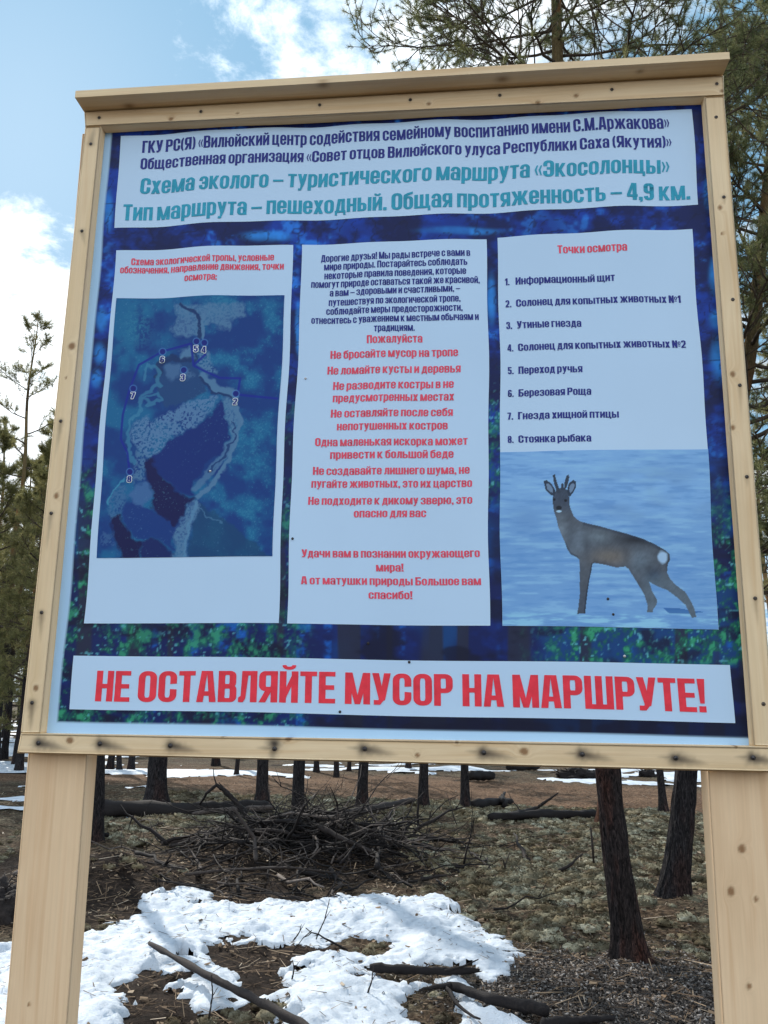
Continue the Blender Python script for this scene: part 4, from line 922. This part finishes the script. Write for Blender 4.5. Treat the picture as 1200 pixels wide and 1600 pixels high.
# two near pines with full crowns
b0 = base(987, 1506); D0 = np.hypot(*(b0[:2]-CAM[:2])); w0 = 42/FPX*D0/2
plant_pine('thick dark pine leaning left in front of reddish trunk, its twiggy crown above the board', b0,
           pine(3, 9.6, w0, lean_from(b0, 880, 60), 5.15, 2.0, 64, 13, 5, 50, 0.050, 0.0015, 90, 0.03, 0.2, dead=3, flat=0.8, droop=0.3, brk=0.62), None, BARKN)
b1 = base(1051, 1410); D1 = np.hypot(*(b1[:2]-CAM[:2])); w1 = 35/FPX*D1/2
plant_pine('dark pine leaning right next to the right post, its green crown filling the right edge', b1,
           pine(8, 9.2, w1, lean_from(b1, 1172, 560), 2.5, 2.0, 88, 13, 5, 44, 0.062, 0.0021, 80, 0.035, 0.2, dead=6, droop=0.12, brk=0.7))
# trunks seen under the board, each pine with its own lean
UNDER = [((150, 1314), (158, 1190), 18, 'thin dark pine close behind the left post', 0.9),
         ((243, 1258), (252, 1188), 30, 'stout dark pine leaning right behind the left end of the fallen log', 1.3),
         ((410, 1258), (415, 1190), 19, 'dark pine behind the broken pale end of the fallen log', 1.3),
         ((465, 1296), (469, 1190), 20, 'dark pine rising straight out of the brush pile', 1.2),
         ((565, 1262), (564, 1190), 16, 'slim dark pine directly behind the right half of the brush pile', 1.2),
         ((661, 1262), (656, 1192), 15, 'slim pine leaning slightly left, alone to the right of the brush pile', 1.2),
         ((726, 1264), (724, 1194), 13, 'thinnest straight pine beside the stub topped log', 1.2),
         ((1037, 1270), (1033, 1205), 11, 'small young pine on snow between the two thick leaning trunks', 1.0)]
for i_, (bp, tp_, wpx, lab, R_) in enumerate(UNDER):
    b_ = base(*bp); d_ = np.hypot(*(b_[:2]-CAM[:2])); H_ = min(11, 1.6+d_*0.68)
    ln_ = lean_from(b_, *tp_)*0.6
    plant_pine(lab, b_, pine(20+i_, H_, wpx/FPX*d_/2*1.0, ln_, H_*0.55, R_, 20, 6, 3, 14, 0.10, 0.0035, 20, 0.06, 0.10, dead=0), 'pines standing behind the board')
b_ = base(948, 1287); d_ = np.hypot(*(b_[:2]-CAM[:2]))
redp = plant_pine('reddish barked pine half hidden behind the thick leaning trunk', b_, pine(31, 8.2, 25/FPX*d_/2, (-0.02, 0.02), 4.6, 1.2, 20, 6, 3, 14, 0.10, 0.0035, 28, 0.05, 0.12, dead=0), 'pines standing behind the board', BARKR)
mb = MB()
for (px, py) in ((942, 1290),):
    c_ = at_dist(px, py, b_)-b_+np.array([0, -0.15, 0]); d = RG0.normal(0, 1, (260, 3)); d /= np.linalg.norm(d, axis=1)[:, None]
    q = c_+d*np.array([0.085, 0.05, 0.10])*RG0.uniform(.5, 1, (260, 1)); e1 = RG0.normal(0, 0.012, (260, 3))
    mb.add(np.stack([q-e1, q+e1, q+d*0.022], 1).reshape(-1, 3), None, np.arange(780).reshape(-1, 3), np.repeat(RG0.uniform(0, 1, 260), 3))
MOSS, t, b = mat('yellow_lichen', 0.9, 0.1)
LK(ramp(t, attr(t, 'tint').outputs['Fac'], [(0.1, (0.16, 0.22, 0.03)), (0.9, (0.42, 0.48, 0.10))]), b.inputs['Base Color'], t)
mb.build('yellow_lichen', MOSS, redp, smooth=False)
# farther trunks that only peep out under the bottom rail
PEEP = [(171, 1200, 13, 'leftmost of the three far dark trunks close together by the left post'), (187, 1205, 14, 'middle of the three far dark trunks close together by the left post'), (205, 1203, 13, 'rightmost of the three far dark trunks close together by the left post'),
        (337, 1197, 14, 'far trunk on the snow edge above the arched branch'), (369, 1214, 12, 'far trunk just right of the arched branch'), (494, 1208, 11, 'far trunk right behind the pine in the brush pile'),
        (526, 1215, 11, 'far trunk left of the slim pine behind the pile'), (545, 1208, 11, 'far trunk touching the slim pine behind the pile on its left'), (638, 1206, 11, 'far short looking trunk left of the slim left leaning pine')]
PROTO = [pine(50, 11.5, 0.13, (0.01, 0.0), 5.0, 1.7, 24, 7, 3, 16, 0.15, 0.006, 12, 0.5, 0, dead=5),
         pine(51, 13.0, 0.15, (-0.02, 0.01), 4.2, 1.9, 36, 9, 3, 18, 0.16, 0.007, 12, 0.5, 0, dead=7, droop=0.15),
         pine(52, 10.0, 0.11, (0.02, 0.0), 1.3, 1.8, 46, 9, 3, 18, 0.16, 0.007, 12, 0.5, 0, dead=4, droop=0.2),
         pine(53, 14.0, 0.115, (-0.015, 0.02), 7.0, 1.8, 20, 7, 3, 16, 0.16, 0.006, 12, 0.5, 0, dead=8)]
FIRST = {}
def far_pine(k, xy, scale, rz, label, group):
    loc = (xy[0], xy[1], gz(xy[0], xy[1])-0.03)
    if k not in FIRST:
        e = plant_pine(label, loc, PROTO[k], group, None, NEEDF); FIRST[k] = e
    else:
        s_ = FIRST[k]; e = s_.copy(); COL.objects.link(e); e.location = loc
        for ch in s_.children:
            c_ = ch.copy(); COL.objects.link(c_); c_.parent = e
        tag(e, label, 'pine tree', group)
    e.rotation_euler = (0, 0, rz); e.scale = (scale,)*3
    return e
for i_, (px, py, wpx, lab) in enumerate(PEEP):
    p = on_ground(px, py); d_ = np.hypot(*(p[:2]-CAM[:2])); k = (0, 3, 1)[i_ % 3]
    far_pine(k, p, min(1.25, (wpx/FPX*d_/2)/(0.13, 0.15, 0.11, 0.16)[k]*0.8), i_*1.3, lab, 'far trunks peeping under the bottom rail')
# left forest edge beyond the snow
def at_az(px, dist_): d = ray(px, 1099); d = d[:2]/np.hypot(*d[:2]); return CAM[:2]+d*dist_
far_pine(3, at_az(4, 26), 0.93, 0.4, 'tall slender pine with open crown against bright cloud at the left edge', 'pines at the left forest edge')
far_pine(1, at_az(52, 30), 0.80, 1.1, 'bushy pine with thick foliage close beside the frame left side', 'pines at the left forest edge')
far_pine(2, at_az(14, 27), 0.88, 2.0, 'low dense green pine below the tall slender pine', 'pines at the left forest edge')
far_pine(2, at_az(-40, 25), 0.9, 3.0, 'dense green pine cut off by the left picture edge', 'pines at the left forest edge')
far_pine(1, at_az(34, 24), 0.62, 2.6, 'nearest bushy pine of the left edge, right of the tall slender pine', 'pines at the left forest edge')
far_pine(0, at_az(-30, 29), 0.90, 4.0, 'open crowned pine left of the tall slender pine', 'pines at the left forest edge')
far_pine(0, at_az(64, 27), 0.84, 5.0, 'open crowned pine touching the left stile of the frame', 'pines at the left forest edge')
far_pine(2, at_az(40, 22), 0.80, 0.9, 'lowest dense pine right beside the left stile', 'pines at the left forest edge')
TR.seed(7)
for i_ in range(26):
    far_pine((2, 1, 2, 0)[i_ % 4], at_az(TR.uniform(-160, 75), TR.uniform(31, 62)), TR.uniform(0.75, 1.0), TR.uniform(0, 6), 'thin dark pine in the far forest at the left edge behind the snow', 'thin dark pines in the far left forest')
for i_ in range(16):
    far_pine((0, 3, 1, 2)[i_ % 4], at_az(130+i_*62+TR.uniform(-25, 25), TR.uniform(34, 56)), TR.uniform(0.8, 1.05), TR.uniform(0, 6), 'far pine standing beyond the snow, screened by the board', 'far pines screened by the board')
far_pine(1, at_az(1290, 21), 0.95, 0.5, 'far pine behind the crown at the right picture edge', 'pines beyond the right post')
far_pine(0, at_az(1215, 30), 0.95, 1.5, 'distant pine just visible through twigs beside the right stile', 'pines beyond the right post')

# ------------------------------------------------------------------ dead wood on the ground
RG = np.random.default_rng(77)
def limb(P0, P1, n, wob, sag=0.0):
    P0, P1 = np.asarray(P0, float), np.asarray(P1, float); q = np.linspace(0, 1, n)[:, None]
    P = P0*(1-q)+P1*q; L_n = np.linalg.norm(P1-P0)
    w = np.cumsum(RG.normal(0, wob*L_n/n, (n, 3)), 0); w -= q*w[-1]
    P = P+w; P[:, 2] += sag*np.sin(np.pi*q[:, 0]); return P
def g3(px, py, dz=0.0):
    p = on_ground(px, py)
    for _ in range(3): p = on_ground(px, py, gz(p[0], p[1])+dz)
    return p
def branch(name, label, cat, chain, r0, r1, tint=0.3, forks=(), k=9, group=None, wob=0.05, stubs=0):
    mb = MB(); P = np.concatenate([limb(chain[i], chain[i+1], 13, wob)[(1 if i else 0):] for i in range(len(chain)-1)])
    rad_ = np.linspace(r0, r1, len(P))*(1+0.09*RG.normal(0, 1, len(P)).clip(-1.5, 1.5)); rad_[0] *= 0.7; rad_[-1] *= 0.6
    mb.tube(P, rad_, k+4, tint, 0.34, RG.integers(99))
    for s_ in range(stubs):
        i = RG.integers(2, len(P)-1); d = RG.normal(0, 1, 3); d[2] = abs(d[2])*0.8; d /= np.linalg.norm(d)
        mb.tube(limb(P[i], P[i]+d*RG.uniform(.08, .3), 4, 0.15), np.linspace(r1*0.5+0.004, 0.003, 4), 4, tint+0.1)
    for f in forks: mb.tube(limb(f[0], f[1], 8, 0.12), np.linspace(f[2], f[2]*0.35, 8), 5, tint+0.05)
    o_ = mb.build(name, DEAD); return tag(o_, label, cat, group)
branch('fallen_log', 'long dark fallen log lying behind the arched branch, pale broken right end', 'log', [g3(120, 1264, .10), g3(300, 1265, .10), g3(424, 1261, .10)], 0.12, 0.09, 0.16, k=14, wob=0.02)
a0 = g3(385, 1272, 0.05)
branch('arched_branch', 'bent branch arching up out of the brush pile like a hook', 'branch', [a0, at_dist(372, 1258, a0), at_dist(352, 1236, a0), at_dist(338, 1226, a0), at_dist(322, 1240, a0), g3(302, 1275, 0.0)], 0.045, 0.012, 0.22,
       [(at_dist(338, 1226, a0), at_dist(333, 1200, a0), 0.012), (at_dist(352, 1236, a0), at_dist(342, 1222, a0), 0.015)])
branch('fallen_branch', 'pale broken branch end lying beside the dark log', 'branch', [g3(300, 1272, .06), g3(350, 1266, .10), g3(428, 1262, .16)], 0.028, 0.04, 0.72)
branch('fallen_log', 'slender grey trunk lying over the back of the brush pile', 'log', [g3(478, 1288, .15), g3(560, 1268, .22), g3(648, 1250, .10)], 0.075, 0.04, 0.42, k=11, wob=0.02)
branch('fallen_branch', 'dark branch lying across the right slope of the brush pile', 'branch', [g3(495, 1290, .30), g3(545, 1315, .22), g3(592, 1338, .12)], 0.030, 0.018, 0.42)
branch('fallen_branch', 'grey forked branch standing up in the middle of the brush pile', 'branch', [g3(400, 1345, .05), at_dist(398, 1310, g3(400, 1345)), at_dist(366, 1263, g3(400, 1345))], 0.022, 0.012, 0.62,
       [(at_dist(398, 1322, g3(400, 1345)), at_dist(420, 1291, g3(400, 1345)), 0.014), (at_dist(410, 1303, g3(400, 1345)), at_dist(436, 1330, g3(400, 1345)), 0.008)])
branch('fallen_branch', 'long thin branch lying along the front foot of the brush pile', 'branch', [g3(290, 1366, .06), g3(380, 1358, .12), g3(460, 1356, .16), g3(540, 1366, .05), g3(620, 1352, .05), g3(690, 1336, 0.03)], 0.013, 0.006, 0.62, stubs=5)
branch('fallen_branch', 'pale stick lying left of the brush pile', 'branch', [g3(252, 1318, .04), g3(322, 1307, .05)], 0.028, 0.02, 0.6)
branch('fallen_log', 'dark low log with an upright stub on the grey lichen', 'log', [g3(738, 1257, .07), g3(800, 1252, .08)], 0.075, 0.06, 0.12, [(g3(788, 1254, .1), at_dist(789, 1238, g3(788, 1254)), 0.05), (g3(785, 1254, .1), at_dist(783, 1243, g3(788, 1254)), 0.03)], 12)
branch('fallen_log', 'dark log lying towards the thick leaning pine', 'log', [g3(764, 1276, .06), g3(850, 1273, .08), g3(934, 1274, .06)], 0.055, 0.07, 0.13, k=12, wob=0.02)
branch('fallen_branch', 'curved branch rising from the dark log to a tip', 'branch', [g3(800, 1272, .10), at_dist(840, 1262, g3(830, 1272)), at_dist(872, 1239, g3(830, 1272))], 0.035, 0.012, 0.22, stubs=2)
branch('fallen_log', 'far dark log lying in front of the distant snow', 'log', [g3(733, 1213, .1), g3(772, 1212, .1)], 0.10, 0.08, 0.12, k=10, stubs=3)
branch('fallen_log', 'far low dark log on snow above the curved branch', 'log', [g3(795, 1198, .1), g3(843, 1197, .1)], 0.10, 0.08, 0.12, k=10)
# foreground wood on the near snow
branch('pole', 'long grey weathered pole lying slantwise on the near snow', 'pole', [g3(234, 1474, .10), g3(330, 1527, .12), g3(430, 1577, .11), g3(540, 1640, .10)], 0.015, 0.025, 0.42, k=12, wob=0.012)
branch('fallen_branch', 'dark charred branch lying level across the near snow', 'branch', [g3(578, 1511, .07), g3(650, 1516, .08), g3(749, 1517, .05)], 0.028, 0.016, 0.1, stubs=1)
branch('fallen_branch', 'thick dark branch at the snow edge pointing at the thick leaning pine', 'branch', [g3(700, 1538, .06), g3(770, 1562, .07), g3(858, 1581, .04)], 0.020, 0.033, 0.22, [(g3(706, 1540, .07), g3(655, 1548, .09), 0.018), (g3(692, 1543, .06), g3(750, 1592, .08), 0.014)], 10)
branch('fallen_branch', 'dark end of a branch at the bottom picture edge near the right post', 'branch', [g3(845, 1602, .04), g3(905, 1594, .05), g3(960, 1590, .03)], 0.03, 0.012, 0.1)
branch('dry_stick', 'thin upright stick standing in lichen left of the thick leaning pine', 'stick', [g3(928, 1357, -.03), at_dist(926, 1325, g3(928, 1357)), at_dist(923, 1292, g3(928, 1357))], 0.012, 0.010, 0.5, k=6)
branch('dry_stick', 'short dark stick standing in lichen right of the brush pile', 'stick', [g3(792, 1366, -.03), at_dist(786, 1342, g3(792, 1366))], 0.016, 0.006, 0.45, k=6, stubs=2)
for (p0, p1, lab) in (((494, 1468), (515, 1405), 'tallest bare twig standing in the near snow'), ((458, 1470), (471, 1444), 'short bare twig standing left of the tallest one in snow'), ((327, 1590), (331, 1522), 'bare twig standing beside the grey pole'),
                      ((573, 1556), (584, 1506), 'bare twig standing at the left end of the charred branch'), ((456, 1530), (457, 1500), 'stubby twig on the bare soil patch in the near snow')):
    b_ = g3(*p0, .03); branch('dry_twig', lab, 'twig', [b_, at_dist((p0[0]+p1[0])/2+3, (p0[1]+p1[1])/2, b_), at_dist(*p1, b_)], 0.005, 0.0025, 0.3, [(at_dist((p0[0]+p1[0])/2+3, (p0[1]+p1[1])/2, b_), at_dist((p0[0]+p1[0])/2+12, (p0[1]+p1[1])/2-14, b_), 0.003)], 5, 'bare twigs in the near snow', 0.08)
# brush pile: tangle of dead branches and roots
mb = MB(); pc = on_ground(480, 1345)
for i_ in range(720):
    a = RG.uniform(0, 6.28); r = abs(RG.normal(0, 0.72)); x = pc[0]+r*math.cos(a)*1.5; y = pc[1]+0.15+r*math.sin(a)*1.5
    hm = 0.33*math.exp(-(r/0.85)**2); z = gz(x, y)+RG.uniform(0.0, 1.0)*hm+0.015
    Ln = RG.uniform(.25, 1.0); d = np.array([RG.normal(0, 1), RG.normal(0, 1), RG.normal(0, 0.26)]); d /= np.linalg.norm(d)
    p1 = np.array([x, y, z])+d*Ln; p1[2] = max(p1[2], gz(p1[0], p1[1])+0.01)
    P = limb((x, y, z), p1, 7, 0.2); rr = RG.uniform(.004, .013) if RG.random() < 0.85 else RG.uniform(.015, .03); tn = RG.uniform(0.0, 0.38) if RG.random() < 0.82 else RG.uniform(.6, .95)
    mb.tube(P, np.linspace(rr, rr*0.3, 7), 5, tn)
    for s_ in range(RG.integers(1, 4)):
        i = RG.integers(1, 6); d2 = d*0.6+RG.normal(0, 0.6, 3); mb.tube(limb(P[i], P[i]+d2*RG.uniform(.08, .28), 4, 0.2), np.linspace(rr*0.5, 0.0015, 4), 3, tn)
tag(mb.build('brush_pile', DEAD), 'tangled heap of dead branches and roots around the pine in the middle', 'brush pile', None, 'stuff')
# root plates / earth lumps
def lump(name, label, px, py, w, h, seed, tint, cat):
    c_ = g3(px, py); m = 26; U, V = np.meshgrid(np.linspace(0, 2*np.pi, m*2, endpoint=False), np.linspace(0, np.pi/2, m))
    n = fbm(np.cos(U)*np.cos(V)*2+seed, np.sin(U)*np.cos(V)*2, np.sin(V)*2, seed, 4, 0.6)
    r = 0.35+n*1.2+0.25*(fbm(np.cos(U)*7+seed, np.sin(U)*7, np.sin(V)*7, seed+1, 3)-0.5)
    P = np.stack([c_[0]+w/2*np.cos(U)*np.cos(V)*r, c_[1]+w/2*0.7*np.sin(U)*np.cos(V)*r, c_[2]-0.03+h*np.sin(V)*r], -1)
    F = grid_faces(m*2, m); wrap = np.arange(m-1)*m*2+m*2-1; F = np.concatenate([F, np.stack([wrap, wrap-m*2+1, wrap+1, wrap+m*2], 1)])
    mb = MB(); mb.add(P.reshape(-1, 3), F, None, np.clip(tint+(n.ravel()-0.5)*0.4, 0, 1))
    for i_ in range(26):
        a = RG.uniform(0, 6.28); q = np.array([c_[0]+w*0.35*math.cos(a), c_[1]+w*0.25*math.sin(a), c_[2]+h*RG.uniform(.1, .8)])
        d = np.array([math.cos(a), math.sin(a), RG.uniform(-.2, .6)]); mb.tube(limb(q, q+d*w*RG.uniform(.12, .3), 6, 0.25), np.linspace(w*0.014, 0.003, 6), 4, tint+0.1)
    return tag(mb.build(name, DEAD), label, cat)
lump('root_mound', 'dark upturned root mound on the far snow left of the thick leaning pine', 903, 1216, 0.95, 0.27, 3, 0.13, 'root mound')
lump('root_mound', 'dark earthy root mound at the left edge beside the left post', -12, 1428, 0.6, 0.27, 6, 0.35, 'root mound')
lump('stump', 'small dark stump on the far snow left of the small young pine', 1012, 1212, 0.42, 0.2, 9, 0.12, 'stump')

# ------------------------------------------------------------------ lichen cushions, litter
LICH, t, b = mat('reindeer_lichen', 0.95, 0.1)
o = N('ShaderNodeTexCoord', t).outputs['Object']
lc = ramp(t, attr(t, 'tint').outputs['Fac'], [(0.05, (0.06, 0.047, 0.033)), (0.4, (0.19, 0.172, 0.118)), (0.75, (0.45, 0.445, 0.335)), (1.0, (0.70, 0.70, 0.57))])
ln_ = noise(t, o, 130, 5, 0.75); lm = noise(t, o, 2.2, 4, 0.6)
lc = mixc(t, ramp(t, lm, [(0.42, (0, 0, 0)), (0.62, (0.75, 0.75, 0.75))]), lc, mixc(t, 1.0, lc, (0.72, 0.56, 0.42), 'MULTIPLY'))
LK(mixc(t, 0.85, lc, ramp(t, ln_, [(0.32, (0.22, 0.21, 0.19)), (0.62, (1, 1, 1))]), 'MULTIPLY'), b.inputs['Base Color'], t)
bump(t, b, ln_, 1.0, 0.015)
rg = np.random.default_rng(9)
def scatter(n, x0, x1, y0, y1):
    return np.column_stack([rg.uniform(x0, x1, n), rg.uniform(y0, y1, n)])
def free_of_snow(P): return (snow_d(P) < -0.04) & (far_snow(P[:, 0], P[:, 1]) < 0)
P = scatter(26000, -5, 6.5, 2.6, 13.2); P = P[free_of_snow(P)]
nn = fbm(P[:, 0]*0.9, P[:, 1]*0.9, s=81, o=3); keep = np.zeros(len(P)) == 1
so_ = np.zeros(len(P))
for (sx, sy, _), r in zip(soilp, (1.1, 0.9, 1.5, 1.2, 0.8, 0.8, 1.2)): so_ = np.maximum(so_, np.exp(-((P[:, 0]-sx)**2+(P[:, 1]-sy)**2)/(r*r)))
gr_ = np.exp(-((P[:, 0]-gp[0])**2/0.8+(P[:, 1]-gp[1])**2/0.7))
P = P[(nn+rg.normal(0, 0.1, len(P)) > 0.42+0.6*so_+0.5*gr_)]
m = len(P); k = 44
s = np.clip(rg.lognormal(-3.05, 0.42, m), 0.02, 0.11)
d = rg.normal(0, 1, (m, k, 3)); d[..., 2] = np.abs(d[..., 2]); d /= np.linalg.norm(d, axis=2)[..., None]
cz = gh(P[:, 0], P[:, 1])+(fbm(P[:, 0]*9, P[:, 1]*9, s=13, o=3)-0.5)*0.05
c_ = np.column_stack([P, cz])[:, None]+d*s[:, None, None]*np.array([1, 1, 0.5])*rg.uniform(.82, 1.12, (m, k, 1))
e1 = np.cross(d, rg.normal(0, 1, (m, k, 3))); e1 /= np.linalg.norm(e1, axis=2)[..., None]; e2 = np.cross(d, e1)
e1 = e1+d*rg.normal(0, 0.45, (m, k, 1)); sz = s[:, None, None]*rg.uniform(.09, .20, (m, k, 1))
V = np.stack([c_-e1*sz*0.8, c_+e1*sz*0.6, c_+(d*rg.uniform(0.2, 1.3, (m, k, 1))+e2*rg.uniform(-1.2, 1.2, (m, k, 1)))*sz], 2).reshape(-1, 3)
tint = np.clip(np.repeat(rg.normal(0.55, 0.2, m)+(nn.mean()-0.5), k*3)+np.repeat(d[..., 2].ravel()*0.25-0.15, 3), 0, 1)
mb = MB(); mb.add(V, None, np.arange(len(V)).reshape(-1, 3), tint)
# the rounded cushion under the tips
na, nb = 9, 4; A_, B_ = np.meshgrid(np.arange(na)*2*np.pi/na, np.linspace(-0.15, 1.0, nb)*np.pi/2)
dome = np.stack([np.cos(A_)*np.cos(B_), np.sin(A_)*np.cos(B_), np.sin(B_)*0.5], -1).reshape(-1, 3)
jit = 1+rg.normal(0, 0.2, (m, na*nb, 1)); DV = np.column_stack([P, cz])[:, None]+dome[None]*s[:, None, None]*jit*0.92
dq = []
for j_ in range(nb-1):
    for i_ in range(na): dq.append((j_*na+i_, j_*na+(i_+1) % na, (j_+1)*na+(i_+1) % na, (j_+1)*na+i_))
mb.add(DV.reshape(-1, 3), (np.arange(m)[:, None, None]*na*nb+np.array(dq)[None]).reshape(-1, 4), None, np.clip(np.repeat(rg.normal(0.5, 0.18, m), na*nb)+rg.normal(0, 0.12, m*na*nb), 0, 1))
tag(mb.build('lichen', LICH, None, False), 'grey green lichen cushions covering the forest floor', 'lichen', None, 'stuff')
# litter: twigs, bark flakes and needles lying on the ground and a few on the snow
LIT, t, b = mat('forest_litter', 0.9, 0.15)
LK(ramp(t, attr(t, 'tint').outputs['Fac'], [(0.05, (0.03, 0.02, 0.014)), (0.45, (0.12, 0.08, 0.052)), (0.75, (0.29, 0.21, 0.14)), (1.0, (0.50, 0.42, 0.33))]), b.inputs['Base Color'], t)
P = np.concatenate([scatter(26000, -4, 5.5, 2.6, 10), scatter(9000, -8, 9, 8, 16)])
dS = snow_d(P); P = P[(dS < -0.02) | (rg.random(len(P)) < 0.16)]; m = len(P)
L1 = np.clip(rg.lognormal(-3.5, 0.65, m), 0.010, 0.30); a = rg.uniform(0, 6.28, m); tl = rg.normal(0, 0.22, m)
cz = gh(P[:, 0], P[:, 1])+(fbm(P[:, 0]*9, P[:, 1]*9, s=13, o=3)-0.5)*0.05+0.012
ds = snow_d(P); cz = np.where(ds > 0, gh(P[:, 0], P[:, 1])+0.05*(1-np.exp(-np.maximum(ds, 0)/0.11))+cups(P[:, 0], P[:, 1])*np.clip(ds/0.09, 0, 1)+0.016, cz)
L1 = np.where(ds > 0, np.minimum(L1, 0.05), L1)
d = np.column_stack([np.cos(a)*np.cos(tl), np.sin(a)*np.cos(tl), np.sin(tl)]); sdv = np.column_stack([-np.sin(a), np.cos(a), 0*a])
flk = (rg.random(m) < 0.3) & (L1 < 0.05)
wd = np.where(flk, L1*0.3, 0.0022+L1*0.012)[:, None]; L1 = np.where(flk, L1*0.5, L1)[:, None]
c_ = np.column_stack([P, cz]); up = np.array([0, 0, 1.0])*wd*0.9
V = np.stack([c_-d*L1-sdv*wd, c_-d*L1+up, c_-d*L1+sdv*wd, c_+d*L1*0.9-sdv*wd*0.6, c_+d*L1+up*0.6, c_+d*L1*0.9+sdv*wd*0.6], 1).reshape(-1, 3)
i = np.arange(m)[:, None]*6
Q = np.concatenate([i+np.array([0, 1, 4, 3]), i+np.array([1, 2, 5, 4])])
mb = MB(); mb.add(V, Q, None, np.repeat(np.clip(rg.normal(0.42, 0.24, m), 0, 1), 6))
tag(mb.build('litter', LIT, None, False), 'fallen twigs, bark flakes and needles scattered on the ground', 'litter', None, 'stuff')
# bluish grey gravelly bark chips heap right of the thick pine
CHIP, t, b = mat('grey_chips', 0.85, 0.2)
LK(ramp(t, attr(t, 'tint').outputs['Fac'], [(0.05, (0.022, 0.018, 0.016)), (0.55, (0.10, 0.086, 0.078)), (1.0, (0.40, 0.375, 0.36))]), b.inputs['Base Color'], t)
m = 15000; P = np.column_stack([rg.normal(gp[0]+0.05, 0.62, m), rg.normal(gp[1]+0.15, 0.5, m)]); P = P[snow_d(P) < -0.02]; m = len(P)
s = rg.uniform(.005, .017, m)[:, None, None]; nrm = rg.normal(0, 1, (m, 3)); R3 = rg.normal(0, 1, (m, 4, 3)); R3[..., 2] *= 0.5
cz = gh(P[:, 0], P[:, 1])+(fbm(P[:, 0]*9, P[:, 1]*9, s=13, o=3)-0.5)*0.05+0.008
V = (np.column_stack([P, cz])[:, None]+R3/np.linalg.norm(R3, axis=2)[..., None]*s).reshape(-1, 3)
i = np.arange(m)[:, None]*4; mb = MB(); mb.add(V, None, np.concatenate([i+np.array(f) for f in ((0, 1, 2), (0, 2, 3), (0, 3, 1), (1, 3, 2))]), np.repeat(np.clip(rg.normal(0.5, 0.25, m), 0, 1), 4))
tag(mb.build('bark_chips', CHIP, None, False), 'grey chips and scales strewn around the foot of the thick leaning pine', 'bark chips', None, 'stuff')
